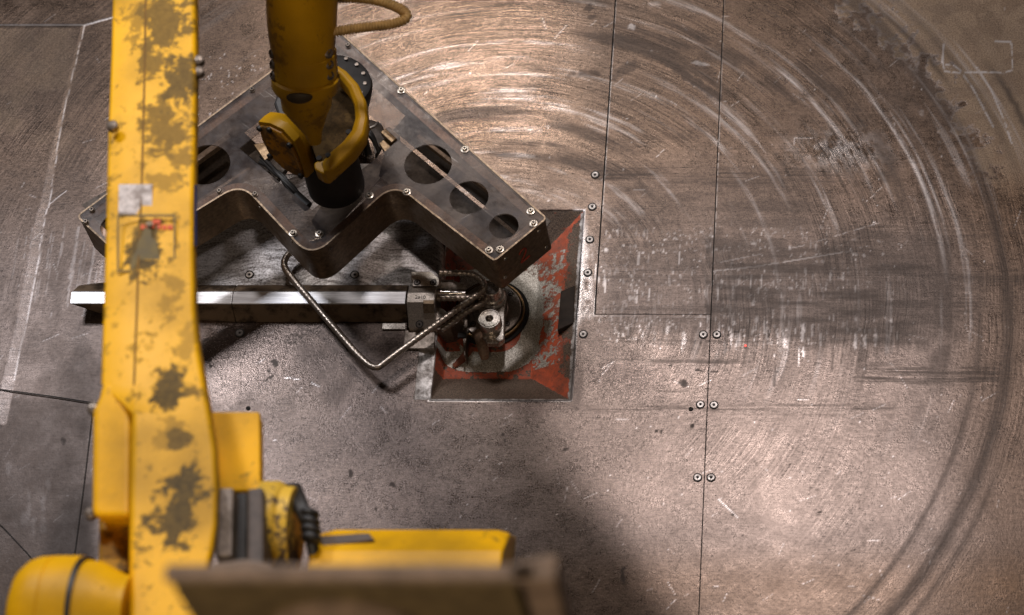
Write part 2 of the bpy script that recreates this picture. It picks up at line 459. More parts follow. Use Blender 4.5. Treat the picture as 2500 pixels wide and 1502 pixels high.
    ch = ss(1450, 1470, U) * ss(2260, 2050, U) * (np.exp(-((V - 600) / 42) ** 2) + np.exp(-((V - 700) / 40) ** 2) + 1.2 * np.exp(-((V - 800) / 38) ** 2))
    light = np.maximum(light, np.clip(ch, 0, 1) * .62 * ss(0.66, 0.76, fbm(U / 5, V / 9, 222, 4)) * ss(.45, .65, fbm(U / 60, V / 30, 223)))
    light = np.maximum(light, np.clip(ch, 0, 1) * .4 * ss(0.64, 0.78, fbm(U / 2.6, V / 30, 224, 3)) * ss(.45, .65, fbm(U / 45, V / 40, 225)))
    for i in range(16):
        u = rng.uniform(1620, 2210); v = rng.normal(835, 24); add_blob(light, X, Y, U, V, u, v, rng.uniform(2.2, 6), rng.uniform(12, 28), rng.uniform(.4, .7), 0.7, i)
    for u, v in ((1755, 718), (1790, 715), (1835, 688), (1860, 688), (1555, 725), (1585, 720), (1660, 632), (1560, 632), (1478, 700)):
        add_line(light, U, V, [(u, v - 16), (u - 2, v + 14)], 2.4, 0.75, int(u), 0.3)
    for i in range(26):
        u = rng.uniform(1740, 2200); v = rng.uniform(560, 900)
        add_line(dark, U, V, [(u, v), (u - 3, v + rng.uniform(20, 60))], rng.uniform(1.5, 4), rng.uniform(.25, .5), i)
    add_line(light, U, V, [(1742, 662), (1850, 650), (1960, 632), (2080, 612)], 2.2, 0.55, 1, 0.35)
    add_line(light, U, V, [(1760, 640), (1960, 600), (2160, 540)], 1.8, 0.4, 2, 0.45)
    # dark spots of grease
    for u, v, a_, b_, an in ((1797, 810, 9, 4, .1), (1668, 936, 12, 8, .3), (1635, 893, 6, 3, -.3), (1705, 905, 13, 3, .1), (1745, 908, 11, 2.5, 0), (1690, 1040, 6, 5, 0), (1602, 1052, 5, 3, 0), (1614, 1053, 4, 4, 0), (856, 1156, 9, 10, 0), (960, 1184, 10, 6, .3), (918, 1243, 3, 7, 0), (155, 1077, 10, 10, 0), (1380, 1098, 9, 3, -.2), (2000, 1250, 5, 3, 0), (1520, 1405, 7, 26, 0), (1228, 1060, 5, 4, 0), (1232, 1076, 3, 7, 0), (1745, 180, 5, 3, 0), (1790, 1258, 4, 3, 0), (668, 885, 9, 9, .6), (674, 890, 4, 11, .3), (655, 905, 5, 4, 0), (662, 920, 8, 4, -.8), (650, 928, 7, 3, -.6), (512, 880, 8, 4, -.5), (516, 894, 5, 4, 0), (505, 830, 12, 4, -.4), (742, 882, 4, 3, 0)):
        add_blob(dark, X, Y, U, V, u, v, a_, b_, 0.92, 0.35, int(u + v), an)
    for (u0, v0, su, sv, n, an) in ((745, 815, 48, 9, 120, -.18), (920, 828, 38, 22, 170, .1), (1040, 890, 14, 9, 20, 0)):
        for i in range(n):
            a1, a2 = rng.normal(0, su), rng.normal(0, sv)
            add_blob(dark, X, Y, U, V, u0 + a1, v0 + a2 + a1 * an, rng.uniform(1.1, 3.6), rng.uniform(1.0, 2.8), rng.uniform(.6, .95), 0.4, i)
    for i in range(110):
        add_blob(dark, X, Y, U, V, rng.uniform(460, 2450), rng.uniform(820, 1480), rng.uniform(1, 2.6), rng.uniform(1, 2.6), rng.uniform(.4, .9), 0.5, i)
    # grease film under the bender and down in the lower left
    add_blob(dark, X, Y, U, V, 1560, 90, 70, 40, 0.0, 0.8, 5)
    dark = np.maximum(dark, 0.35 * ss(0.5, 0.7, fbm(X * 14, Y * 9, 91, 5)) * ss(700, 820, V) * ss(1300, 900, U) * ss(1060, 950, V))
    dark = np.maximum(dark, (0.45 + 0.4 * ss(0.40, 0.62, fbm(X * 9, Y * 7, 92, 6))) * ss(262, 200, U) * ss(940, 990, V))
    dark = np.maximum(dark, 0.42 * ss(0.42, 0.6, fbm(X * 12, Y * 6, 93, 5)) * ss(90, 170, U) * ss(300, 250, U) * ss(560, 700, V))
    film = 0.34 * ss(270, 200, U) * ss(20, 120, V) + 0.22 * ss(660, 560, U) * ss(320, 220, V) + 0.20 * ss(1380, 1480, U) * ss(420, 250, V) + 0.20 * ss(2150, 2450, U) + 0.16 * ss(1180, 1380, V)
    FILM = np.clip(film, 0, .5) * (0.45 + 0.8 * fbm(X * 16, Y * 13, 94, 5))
    # oil run at the top between the seams
    oil = [(1503, 95), (1545, 105), (1600, 135), (1645, 160), (1690, 195), (1755, 235)]
    for i in range(len(oil) - 1):
        for q in range(5):
            t = q / 5; u = oil[i][0] * (1 - t) + oil[i + 1][0] * t; v = oil[i][1] * (1 - t) + oil[i + 1][1] * t
            add_blob(dark, X, Y, U, V, u + 6, v + 5, 24, 11, 0.62, 0.5, i * 7 + q, 0.5)
    add_blob(dark, X, Y, U, V, 1440, 18, 16, 11, .6, .5, 3); add_blob(dark, X, Y, U, V, 1446, 42, 12, 7, .5, .5, 4)
    add_blob(dark, X, Y, U, V, 1425, 180, 50, 13, .5, .8, 6); add_blob(dark, X, Y, U, V, 2162, 430, 26, 22, .45, .5, 7); add_blob(dark, X, Y, U, V, 1530, 170, 44, 20, .45, .6, 8, -.4)
    add_blob(light, X, Y, U, V, 1543, 66, 11, 9, .55, .5, 9); add_blob(light, X, Y, U, V, 1712, 156, 30, 6, .5, .5, 10, .15)
    add_blob(light, X, Y, U, V, 1600, 10, 30, 10, .25, .7, 12)
    # polished patches
    P1 = np.exp(-(((U - 2060) / 95) ** 2 + ((V - 365) / 42) ** 2)); pol = np.maximum(pol, P1); light = np.maximum(light, 0.5 * P1 * ss(.3, .7, fbm(r * 150, th * 0.9, 44)))
    pol = np.maximum(pol, ss(720, 830, U) * ss(430, 300, V) * ss(1480, 1250, U))
    pol = np.maximum(pol, np.exp(-(((U - 1425) / 26) ** 2 + ((V - 720) / 75) ** 2)))
    light = np.maximum(light, 0.55 * ss(1396, 1404, U) * ss(1452, 1440, U) * ss(560, 640, V) * ss(784, 768, V) * ss(.3, .65, fbm(U / 9, V / 16, 14)))
    pol = np.maximum(pol, 0.8 * np.exp(-(((U - 1560) / 170) ** 2 + ((V - 900) / 90) ** 2)))
    pol = np.maximum(pol, 0.8 * np.exp(-(((U - 620) / 170) ** 2 + ((V - 890) / 100) ** 2)))
    # worn paint in the far corner
    e = 0.85 + 0.16 * (fbm(X * 70, Y * 70, 51, 5) - 0.5)
    tan = np.maximum(tan, ss(e, e + 0.02, r) * ss(13, 22, th) * ss(80, 60, th) * (0.55 + 0.45 * ss(.35, .5, fbm(X * 40, Y * 40, 52, 4))))
    light = np.maximum(light, 0.25 * np.exp(-((r - e) / 0.008) ** 2) * ss(15, 24, th) * ss(60, 50, th))
    dark = np.maximum(dark, 0.7 * np.exp(-((r - 0.955 + .006 * vn(th, th, 3)) / 0.006) ** 2) * ss(10, 16, th) * ss(34, 26, th))
    dark = np.maximum(dark, 0.6 * np.exp(-((r - 0.872) / 0.006) ** 2) * ss(28, 34, th) * ss(50, 40, th))
    f = 0.85 * ss(0.48, 0.62, fbm(X * 10 + 5, Y * 10, 53, 5)) * ss(200, 150, U) * ss(420, 250, V) * ss(64, 74, V)
    tan = np.maximum(tan, 0.5 * f)
    rust += ss(760, 300, V) * (0.45 + 0.3 * big) + 0.5 * ss(1300, 1440, V) + 0.5 * ss(2250, 2480, U)
    # bright bead drawn round a rubbed rectangle in the corner
    for pts in ([(2304, 108), (2301, 150), (2306, 174), (2340, 178), (2400, 176), (2450, 178), (2470, 172)], [(2472, 165), (2470, 110), (2466, 102), (2430, 101)], [(2345, 173), (2375, 215), (2400, 262), (2425, 310)], [(2385, 165), (2420, 220), (2450, 290), (2470, 350)], [(2345, 172), (2330, 160), (2310, 158)]):
        add_line(light, U, V, pts, 3.2, 0.9, 5, 0.36)
    add_line(light, U, V, [(1940, 352), (1940, 338), (1952, 337), (1985, 338)], 2.2, .45, 3, .2)
    # brightened ridge lines on the left
    _r = np.array(RB); _l = np.array(LB); ur = np.interp(V, _r[:, 1], _r[:, 0]); ul = np.interp(V, _l[:, 1], _l[:, 0])
    bd = ss(ul - 2, ul + 2, U) * ss(ur + 2, ur - 2, U) * ss(150, 520, V) * ss(1045, 1030, V)
    light = np.maximum(light, bd * (0.0 + 0.14 * fbm(U / 14, V / 4, 33))); pol = np.maximum(pol, bd * .3)
    dark = np.where(bd > .4, dark * .3, dark); hor = np.maximum(hor, bd * .6)
    add_line(light, U, V, [(-60, 62), (205, 62)], 3.4, 0.85, 1, 0.2)
    add_line(light, U, V, [(205, 62), (240, 52), (300, 36)], 3.0, 0.95, 1, 0.15)
    add_line(light, U, V, RB[:7], 2.0, 0.6, 8, 0.38)
    add_line(dark, U, V, [(-60, 68), (195, 68)], 2.6, 0.5, 1)
    add_line(light, U, V, [(1505.5, 0), (1470, 520)], 1.5, .55, 2, .4); add_line(light, U, V, [(1770, 0), (1747, 560)], 1.4, .5, 3, .42); add_line(light, U, V, [(1455, 640), (1451, 772), (1730, 773)], 1.5, .6, 3, .35)
    for i in range(60):
        u = rng.uniform(480, 640); v = rng.uniform(120, 300)
        add_line(light, U, V, [(u, v), (u + rng.uniform(-3, 5), v + rng.uniform(2, 7))], 1.1, .5, i)
    add_line(light, U, V, [(118, 500), (162, 466)], 1.4, .8, 2)
    for i in range(26):
        u = rng.uniform(40, 250); v = rng.uniform(540, 700); L = rng.uniform(40, 140)
        add_line(light, U, V, [(u, v), (u - L * .14, v + L)], rng.uniform(1.4, 4), rng.uniform(.08, .28), i, .4)
    for i in range(9):
        u = 55 + rng.normal(20, 30); v = rng.uniform(1110, 1290)
        add_blob(light, X, Y, U, V, u, v, rng.uniform(5, 12), rng.uniform(15, 35), .18, .8, i)
    for pts in ([(693, 921), (735, 927)], [(762, 935), (782, 945)], [(1752, 1218), (1800, 1264)]):
        add_line(light, U, V, pts, 1.6, .75, 4, .25)
    add_line(dark, U, V, [(587, 860), (587, 990)], 1.2, .5, 4, .3)
    for i in range(420):                     # fine random scratches everywhere
        u = rng.uniform(-40, 2520); v = rng.uniform(-30, 1500); L = rng.uniform(8, 46); a = rng.choice([rng.uniform(0, 3.14), rng.normal(-0.6, .25)])
        tgt = light if rng.random() < .55 else dark
        add_line(tgt, U, V, [(u, v), (u + L * math.cos(a), v + L * math.sin(a))], 1.1, rng.uniform(.18, .5), i)
    dark = 1 - (1 - np.clip(dark, 0, 1)) * (1 - FILM)
    # rim of the recess polished by wear
    rim = np.minimum.reduce([np.maximum(np.abs(X - (PX0 + PX1) / 2) - (PX1 - PX0) / 2, np.abs(Y - (PY0 + PY1) / 2) - (PY1 - PY0) / 2)])
    light = np.maximum(light, ss(0.0040, 0.0018, rim) * 1.0 * ss(700, 800, V))
    light = np.maximum(light, ss(0.0045, 0.002, rim) * 0.9 * ss(1395, 1405, U))
    light = np.maximum(light, ss(0.013, 0.004, rim) * 0.75 * ss(1385, 1400, U) * ss(520, 600, V) * ss(800, 770, V) * (0.6 + .6 * fbm(U / 8, V / 14, 19)))
    dark = np.maximum(dark, 0.55 * ss(0.016, 0.006, np.abs(rim - .008)) * ss(1340, 1420, U) * ss(840, 960, V) * 0.6)
    return [np.clip(a, 0, 1.2) for a in (dark, light, arc, tan, hor, pol, rust)]

# recess rectangle
_a = P(1424, 515); _b = P(1391, 976); _c = P(1062, 850); _d = P(1015, 930)
PX1 = (_a.x + _b.x) / 2; PY1 = _a.y; PY0 = _b.y; PX0 = _c.x; PXL = _d.x; PYL = P(1018, 853).y
S1 = (P(1503, 0).x + P(1452, 765).x) / 2; S2 = (P(1767, 0).x + P(1705, 1502).x) / 2; SY = P(1560, 768).y

def grid_mesh(xs, ys, keep, zf, attrs):
    X, Y = np.meshgrid(xs, ys); nx, ny = len(xs), len(ys)
    Z = zf(X, Y)
    cx = (X[:-1, :-1] + X[1:, 1:]) / 2; cy = (Y[:-1, :-1] + Y[1:, 1:]) / 2
    k = keep(cx, cy)
    jj, ii = np.nonzero(k)
    base = jj * nx + ii
    quads = np.stack([base, base + 1, base + nx + 1, base + nx], 1)
    used = np.unique(quads); remap = np.full(nx * ny, -1, dtype=np.int64); remap[used] = np.arange(len(used))
    quads = remap[quads]
    co = np.stack([X.ravel(), Y.ravel(), Z.ravel()], 1)[used]
    me = bpy.data.meshes.new('grid')
    me.vertices.add(len(co)); me.vertices.foreach_set('co', co.ravel().astype(np.float32))
    nf = len(quads)
    me.loops.add(nf * 4); me.loops.foreach_set('vertex_index', quads.ravel().astype(np.int32))
    me.polygons.add(nf); me.polygons.foreach_set('loop_start', np.arange(0, nf * 4, 4, dtype=np.int32))
    me.polygons.foreach_set('use_smooth', np.ones(nf, dtype=bool))
    me.update(calc_edges=True)
    for name, arr in attrs(X, Y).items():
        at = me.attributes.new(name, 'FLOAT_COLOR', 'POINT')
        at.data.foreach_set('color', arr.reshape(-1, 4)[used].ravel().astype(np.float32))
    return me
def axis_lines(lo, hi, step, extra, far):
    a = list(np.arange(lo, hi, step)) + list(extra)
    a += [lo - d for d in (0.05, 0.15, 0.4, 1.0, 2.2)][:far] + [hi + d for d in (0.05, 0.15, 0.4, 1.0, 2.2)][:far]
    a = np.array(sorted(a)); keepm = np.ones(len(a), bool)
    ex = np.array(extra)
    for i, x in enumerate(a):
        d = np.abs(ex - x)
        if d.min() > 1e-9 and d.min() < step * 0.2: keepm[i] = False
    return np.unique(a[keepm])
G = 0.0012
XS = axis_lines(-1.72, 0.36, 0.0022, [S1 - G, S1 + G, S2 - G, S2 + G, PX0, PX1, PXL, PX1 + .0018, PXL - .0018, PX0 - .0018], 5)
YS = axis_lines(-0.66, 0.74, 0.0022, [SY - G, SY + G, PY0, PY1, PYL, PY0 - .0018, PY1 + .0018, PYL + .0018], 5)
_WX, _WY = np.meshgrid(XS, YS)
_w = wear(_WX, _WY)
_WA = {'wear': np.stack(_w[:4], -1), 'wear_b': np.stack([_w[4], _w[5], _w[6], np.ones_like(_w[4])], -1)}
def inpit(x, y):
    return ((x > PX0) & (x < PX1) & (y > PY0) & (y < PY1)) | ((x > PXL) & (x < PX0 + 1e-6) & (y > PY0) & (y < PYL))
rb = np.array(RB); lb = np.array(LB)
def table_z(X, Y):
    U, V = chart(X, Y)
    ur = np.interp(V, rb[:, 1], rb[:, 0]); ul = np.interp(V, lb[:, 1], lb[:, 0])
    t = np.clip((ur - U) / np.maximum(ur - ul, 3), 0, 1) * ss(60, 66, V) * ss(1045, 1035, V)
    z = 0.0013 * t
    d1 = np.maximum(np.abs(X - (PX0 + PX1) / 2) - (PX1 - PX0) / 2, np.abs(Y - (PY0 + PY1) / 2) - (PY1 - PY0) / 2)
    z = z - 0.0014 * ss(0.003, 0.0, d1)
    z = z + 0.0012 * (fbm(X * 9, Y * 9, 2, 3) - 0.5) * 0.5
    return z
def plate(name, keep):
    me = grid_mesh(XS, YS, keep, table_z, lambda X, Y: _WA)
    return cprop(link(me, name, M_TABLE), kind='structure')
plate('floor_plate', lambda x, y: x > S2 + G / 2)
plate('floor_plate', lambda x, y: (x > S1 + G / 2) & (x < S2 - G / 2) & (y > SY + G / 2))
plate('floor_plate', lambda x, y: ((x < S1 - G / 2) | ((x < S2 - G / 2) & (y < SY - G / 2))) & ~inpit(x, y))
M_DARK = plain('dark_gap', (0.012, 0.010, 0.009), 0.8)
cprop(link(from_bm(merge(box_bm(S1 - .02, S1 + .02, SY - .02, 2.9, -0.012, -0.008), box_bm(S2 - .02, S2 + .02, -2.8, 2.9, -0.0125, -0.0085), box_bm(S1 - .02, S2 + .02, SY - .02, SY + .02, -0.013, -0.009))), 'floor_underside', M_DARK), kind='structure')
# thin joints that run askew on the left
def strip(pts, w, z, mat, name):
    bm = bmesh.new(); q = [P(u, v, z) for u, v in pts]; rows = []
    for i, p in enumerate(q):
        d = (q[min(i + 1, len(q) - 1)] - q[max(i - 1, 0)]).normalized(); n = Vector((-d.y, d.x, 0)) * w / 2
        rows.append((bm.verts.new(p + n), bm.verts.new(p - n)))
    for a, b in zip(rows[:-1], rows[1:]): bm.faces.new((a[0], a[1], b[1], b[0]))
    return cprop(link(from_bm(bm), name, mat), kind='structure')
strip([(-90, 944), (0, 951), (120, 967), (262, 989)], 0.0022, 0.0028, M_DARK, 'floor_joint')
strip([(228, 985), (205, 1180), (182, 1350), (160, 1500)], 0.0011, 0.0022, M_DARK, 'floor_joint')
strip([(-60, 1240), (5, 1285), (66, 1350), (130, 1430)], 0.0016, 0.0022, M_DARK, 'floor_joint')

# ------------------------------------------------------------------ recess
DEP = 0.042
def pit_mat():
    t = NT('recess_paint'); p = t.pos(); w = t.attr('wear'); wc = t.sep(w.outputs['Vector'])
    red, grey, light = wc[0], wc[1], wc[2]
    g = t.noise(p, 480, 3, 0.7); m = t.noise(p, 60, 6, 0.7, 0.3); s = t.noise(p, 140, 5, 0.7); b = t.noise(p, 14, 4, 0.6)
    m2 = t.math('ADD', t.math('MULTIPLY', m, 0.6), t.math('MULTIPLY', s, 0.4))
    dk = t.mix(t.ramp(g, 0.3, 0.75), (0.045, 0.030, 0.021), (0.20, 0.14, 0.10))
    rd = t.mix(t.ramp(m, 0.35, 0.65), (0.56, 0.105, 0.042), (0.32, 0.070, 0.034))
    gr = t.mix(t.ramp(g, 0.3, 0.7), (0.20, 0.175, 0.14), (0.74, 0.70, 0.63))
    th = lambda a, w_: t.ramp(t.math('ADD', a, t.math('MULTIPLY', t.math('SUBTRACT', m2, 0.5), 1.7)), 0.5 - w_, 0.5 + w_)
    rd = t.mix(t.ramp(b, 0.45, 0.7, 0, .6), rd, (0.14, 0.07, 0.045)); rd = t.mix(t.ramp(s, .52, .7, 0, .7), rd, (0.10, 0.06, 0.045))
    c = t.mix(th(red, 0.06), dk, rd); gm = th(grey, 0.045); c = t.mix(gm, c, gr)
    lm = th(light, 0.1); c = t.mix(lm, c, t.mix(t.ramp(m2, 0.38, 0.62), (0.20, 0.175, 0.16), (0.75, 0.71, 0.69)))
    met = t.math('MAXIMUM', t.math('MULTIPLY', gm, 0.35), t.math('MULTIPLY', lm, 0.7))
    h = t.math('ADD', t.math('ADD', g, m2), t.math('MULTIPLY', gm, -1.5))
    return t.out(c, t.math('SUBTRACT', 0.62, t.math('MULTIPLY', gm, 0.12)), met, t.bump(h, 0.6, 0.0012))
M_PIT = pit_mat()
HD = P(1197, 757, -0.035)
def pit_z(X, Y):
    main = np.clip(np.minimum.reduce([(PX1 - X) / 0.072, (Y - PY0) / 0.062, (PY1 - Y) / 0.062, (X - PX0) / 0.010]), 0, 1)
    z = -DEP * main - 0.0008 * (fbm(X * 60, Y * 60, 7) - .5)
    lip = -(0.0025 + 0.0035 * ss(PXL, PX0 + .006, X))
    lp = np.clip(np.minimum((X - PXL) / 0.006, (Y - PY0) / 0.006), 0, 1)
    z2 = lip * np.clip(lp, 0, 1)
    z = np.where(X < PX0 + 1e-5, z2, z)
    z = np.where(X < PX0 + 1e-5, z, np.minimum(z, 0)) - 0.0014
    return z + 0.003 * (fbm(X * 35, Y * 35, 77, 4) - .5) * ss(0, 0.012, np.minimum.reduce([PX1 - X, Y - PY0, PY1 - Y, X - PXL]))
def pit_attr(X, Y):
    U, V = chart(X, Y, -0.03)
    r = np.hypot(X - HD.x, Y - HD.y); th = np.degrees(np.arctan2(Y - HD.y, X - HD.x))
    side = (PX1 - X) / 0.072; bot = (Y - PY0) / 0.062; top = (PY1 - Y) / 0.062
    flat = ss(0.86, 1.0, np.minimum.reduce([side, bot, top]))
    rightface = ((side < bot) & (side < top) & (side < 1)).astype(float)
    red = 0.12 + 0.0 * X
    red = np.maximum(red, flat * 0.56)
    red = np.maximum(red, rightface * (0.36 + 0.5 * ss(0.15, 0.6, side)))
    red = np.maximum(red, 0.75 * rightface * ss(0.35, 0.05, np.abs(top - side)) * (top < 1.6))
    red = np.maximum(red, 0.95 * rightface * ss(0.9, 0.3, bot - side))
    red = np.where((bot < side) & (bot < 0.95), 0.1, red)
    red = np.where((top < side) & (top < 0.98), np.where(U > 1290, 0.35, 0.15), red)
    d = np.maximum(np.abs(X - HD.x + .002) - 0.0, 0) ; dd = ((np.abs(X - HD.x) / 0.088) ** 3.2 + (np.abs(Y - HD.y + .014) / 0.100) ** 3.2) ** (1 / 3.2)
    grey = 1.05 * ss(0.56, 0.66, dd) * ss(1.04, 0.92, dd)
    grey = np.maximum(grey, 0.5 * ss(0.9, 1.0, dd) * ss(1.35, 1.1, dd) * ss(0, 30, th) * ss(75, 60, th))
    grey = grey * np.where((U < 1120) & (V < 850), 0.2, 1.0)
    grey = np.where((bot < side) & (bot < 0.9), 0.0, grey)
    grey = np.maximum(grey, 0.50 * rightface * ss(-0.1, 0.5, side) * (top > 1.0) * (bot > 1.2))
    light = np.where(X < PX0 + .001, 1.2, 0.0)
    light = np.maximum(light, 0.8 * (ss(0.10, 0.02, side) * ss(900, 960, V)))
    light = np.maximum(light, 1.0 * ss(0.075, 0.02, bot))
    light = np.maximum(light, 0.62 * ss(0.12, 0.03, side) )
    return {'wear': np.stack([red, grey, light, np.ones_like(X)], -1)}
xs = np.unique(np.concatenate([np.arange(PXL, PX1, 0.0016), [PX0, PX0 + .0005, PX1]])); ys = np.unique(np.concatenate([np.arange(PY0, PY1, 0.0016), [PYL, PY1]]))
me = grid_mesh(xs, ys, lambda x, y: inpit(x, y), pit_z, pit_attr)
cprop(link(me, 'floor_recess', M_PIT), kind='structure')
# closing skirt of the recess
M_CAST = metal('cast_steel', (0.36, 0.31, 0.27), 0.5, 0.7, amt=0.7, scale=25)
M_STEEL = metal('bright_steel', (0.60, 0.55, 0.50), 0.30, 0.95, amt=0.3, scale=60, bump=.15)
M_DSTEEL = metal('dark_steel', (0.22, 0.18, 0.15), 0.42, 0.8, amt=0.6, scale=25)
M_BLACK = plain('black_rubber', (0.018, 0.016, 0.015), 0.5)
M_BROWN = metal('brown_steel', (0.20, 0.145, 0.095), 0.45, 0.75, amt=0.6, scale=16)

# wear block on the recess flank
b = prism([(1369, 711), (1403, 697), (1400, 788), (1361, 806)], -0.001, -0.045)
cprop(link(from_bm(b), 'wear_block', plain('greasy_block', (0.035, 0.026, 0.021), 0.75, 0.0, Specular_IOR_Level=0.15), bevel=0.001), 'dark steel wear block let into the right flank of the red recess', 'block')

# ------------------------------------------------------------------ guide slab and beam
def slab_mat():
    t = NT('worn_slab_steel'); p = t.pos()
    q = t.vmath('ADD', p, t.vmath('MULTIPLY', t.comb(t.noise(p, 5, 3, 0.5), t.noise(t.vmath('ADD', p, (3, 1, 7)), 5, 3, 0.5), 0), (0.35, 0.16, 0)))
    s1 = t.noise(t.vmath('MULTIPLY', q, (9, 160, 1)), 1, 5, 0.75, 0.5); s2 = t.noise(t.vmath('MULTIPLY', q, (30, 420, 1)), 1, 3, 0.7)
    g = t.noise(p, 300, 4, 0.7); b = t.noise(p, 22, 5, 0.6)
    v = t.math('ADD', t.math('MULTIPLY', s1, 0.36), t.math('ADD', t.math('MULTIPLY', s2, 0.26), t.math('MULTIPLY', g, 0.38)))
    c = t.mix(t.ramp(v, 0.34, 0.66), (0.055, 0.04, 0.033), (0.56, 0.52, 0.50)); c = t.mix(t.ramp(b, 0.5, 0.75, 0, 0.55), c, (0.07, 0.05, 0.04))
    return t.out(c, t.ramp(v, 0.3, 0.7, 0.55, 0.32), 0.85, t.bump(v, 0.8, 0.0016))
M_SLAB = slab_mat()
pts = [P(u, v, 0.024) for u, v in ((430, 715), (430, 430), (900, 410), (985, 490), (1081, 590), (1083, 715))]
top = round_poly(pts, [.002, .02, .03, .05, .028, .002], 8)
rows = [[Vector((p.x, p.y, -0.002)) for p in top], [Vector((p.x, p.y, 0.014)) for p in top]]
for k, (i_, z) in enumerate(((0.002, 0.019), (0.005, 0.0225), (0.010, 0.024))):
    rows.append([Vector((p.x, p.y, z)) for p in inset_poly(top, i_)])
slab = cprop(link(from_bm(loft(rows)), 'guide_plate', M_SLAB, smooth=50), 'swirled worn steel guide plate above the long beam, with a rounded end', 'plate')

BZ = 0.040
def beam_profile(u, um=None):
    um = um or u
    return [(697, 0.026, u), (712, BZ, u), (742, BZ, u), (787, 0.0005, um), (697, 0.0005, um)]
M_CLAMP = metal('clamp_steel', (0.62, 0.56, 0.50), 0.36, 0.85, amt=0.22, scale=22, grain=500, bump=0.08)
beam = thing('guide_beam', P(600, 742, 0), 'long narrow steel guide beam with a polished flat top and dark flank', 'beam')
def beam_seg(u0, u1, tip=False):
    prof = [(697, .027), (713, BZ), (741.5, BZ), (787, 0.0005), (690, 0.0005)]
    secs = []
    for u in (u0, u1):
        x = P(u, 727, BZ).x; s = []
        for v, z in prof:
            xx = x
            if tip and u == u0: xx = x + {697: .006, 713: 0.0, 741.5: .001, 787: .052, 690: .03}[v]
            s.append(Vector((xx, P(u, v, z).y, z)))
        if tip and u == u0:
            s[3].y += .012
        secs.append(s)
    return loft(secs)
t_ = NT('beam_steel'); p_ = t_.pos(); pz = t_.sep(p_)[2]
nz_ = t_.sep(t_.new('ShaderNodeNewGeometry').outputs['True Normal'])[2]
gg = t_.noise(t_.vmath('MULTIPLY', p_, (12, 200, 60)), 1, 5, 0.7); bb = t_.noise(p_, 28, 5, 0.65)
ct = t_.mix(t_.ramp(gg, 0.3, 0.7), (0.50, 0.49, 0.50), (0.82, 0.81, 0.82))
cs = t_.mix(t_.ramp(bb, 0.42, 0.66), (0.34, 0.245, 0.165), (0.06, 0.042, 0.03))
topm = t_.ramp(pz, BZ - 0.0025, BZ - 0.0008)
M_BEAM = t_.out(t_.mix(topm, cs, ct), t_.ramp(topm, 0, 1, 0.5, 0.42), 0.85, t_.bump(gg, 0.3, 0.0006))
link(from_bm(beam_seg(171, 566.5, True)), 'rail', M_BEAM, beam, bevel=0.0009)
link(from_bm(beam_seg(567.5, 990)), 'rail', M_BEAM, beam, bevel=0.0009)

# clamp ("2ø10") astride the beam
clamp = thing('clamp', P(1028, 740, 0), 'stepped steel clamp astride the beam end, stamped 2ø10, with three screws', 'clamp')
def xprof(u0, u1, prof, taper=0.0):
    secs = []
    for u, s in ((u0, 1), (u1, -1)):
        secs.append([Vector((P(u, 727, 0.045).x + s * taper * (k % 2), P(u, v, z).y, z)) for k, (v, z) in enumerate(prof)])
    return loft(secs)
link(from_bm(xprof(996, 1064, [(700, .046), (715, .053), (738, .053), (766, 0.036), (800, 0.016), (812, 0.002), (700, 0.002)])), 'saddle', M_CLAMP, clamp, bevel=0.001)
link(from_bm(xprof(1006, 1070, [(682, .052), (699, .052), (699, .012), (682, .012)])), 'screw_lug', M_CLAMP, clamp, bevel=0.0009)
link(from_bm(prism([(1003, 663), (1052, 663), (1072, 679), (1072, 682), (1003, 682)], 0.050, 0.01)), 'back_block', M_CLAMP, clamp, bevel=0.001)
link(from_bm(xprof(1037, 1063, [(733, .0545), (742, .0540), (765, .0405), (765, .030), (733, .030)])), 'cover_inlay', M_BROWN, clamp, bevel=0.0005)
def screw(name, c, r, parent=None, label=None, group=None, axis=(0, 0, 1), ring=True, head=0.0012, cat='screw', mats=None):
    c = Vector(c); a = Vector(axis).normalized()
    prof = [(r, -0.001), (r, head * .7), (r * 0.93, head), (r * 0.45, head * 1.02), (r * 0.42, head * 0.2), (0, head * 0.2)]
    o = link(from_bm(lathe(prof, c, a, 28, True)), name, mats or M_SCREW, parent, smooth=35)
    if label: cprop(o, label, cat, group)
    if ring: link(from_bm(lathe([(r * 1.32, 0.0001), (r * 1.32, 0.0005), (r * 1.08, 0.0006), (r * 1.0, 0.0002)], c, a, 28, False)), 'rim_gap', M_DARK, o)
    s = link(from_bm(lathe([(r * 0.40, head * 0.2), (r * 0.38, head * 0.55), (0, head * 0.5)], c, a, 6, True)), 'socket', M_DARK, o)
    return o
M_SCREW = metal('screw_steel', (0.22, 0.20, 0.19), 0.34, 0.9, amt=0.35, scale=60)
for u, v in ((1018.5, 690), (1058, 690)):
    screw('screw', P(u, v, 0.052), 0.0042, clamp)
screw('screw', P(1024, 792, 0.024), 0.0048, clamp, axis=(0, -0.45, 1))
tm = text_mesh('2ø10', 0.0085, 0.0002)
tm.transform(Matrix.Translation(P(1026, 726, 0.0533)))
link(tm, 'stamped_mark', M_DARK, clamp)
# ledge below the clamp, and rail foot
cprop(link(from_bm(prism([(934, 789), (990, 789), (990, 804), (932, 804)], 0.004, -0.002)), 'shim_plate', M_STEEL, bevel=0.0006), 'thin steel shim lying along the beam foot left of the clamp', 'plate')
cprop(link(from_bm(prism([(989, 806), (1062, 806), (1060, 851), (984, 851)], 0.006, -0.03)), 'support_plate', M_CAST, bevel=0.0012), 'pitted cast plate under the clamp at the recess edge', 'plate')

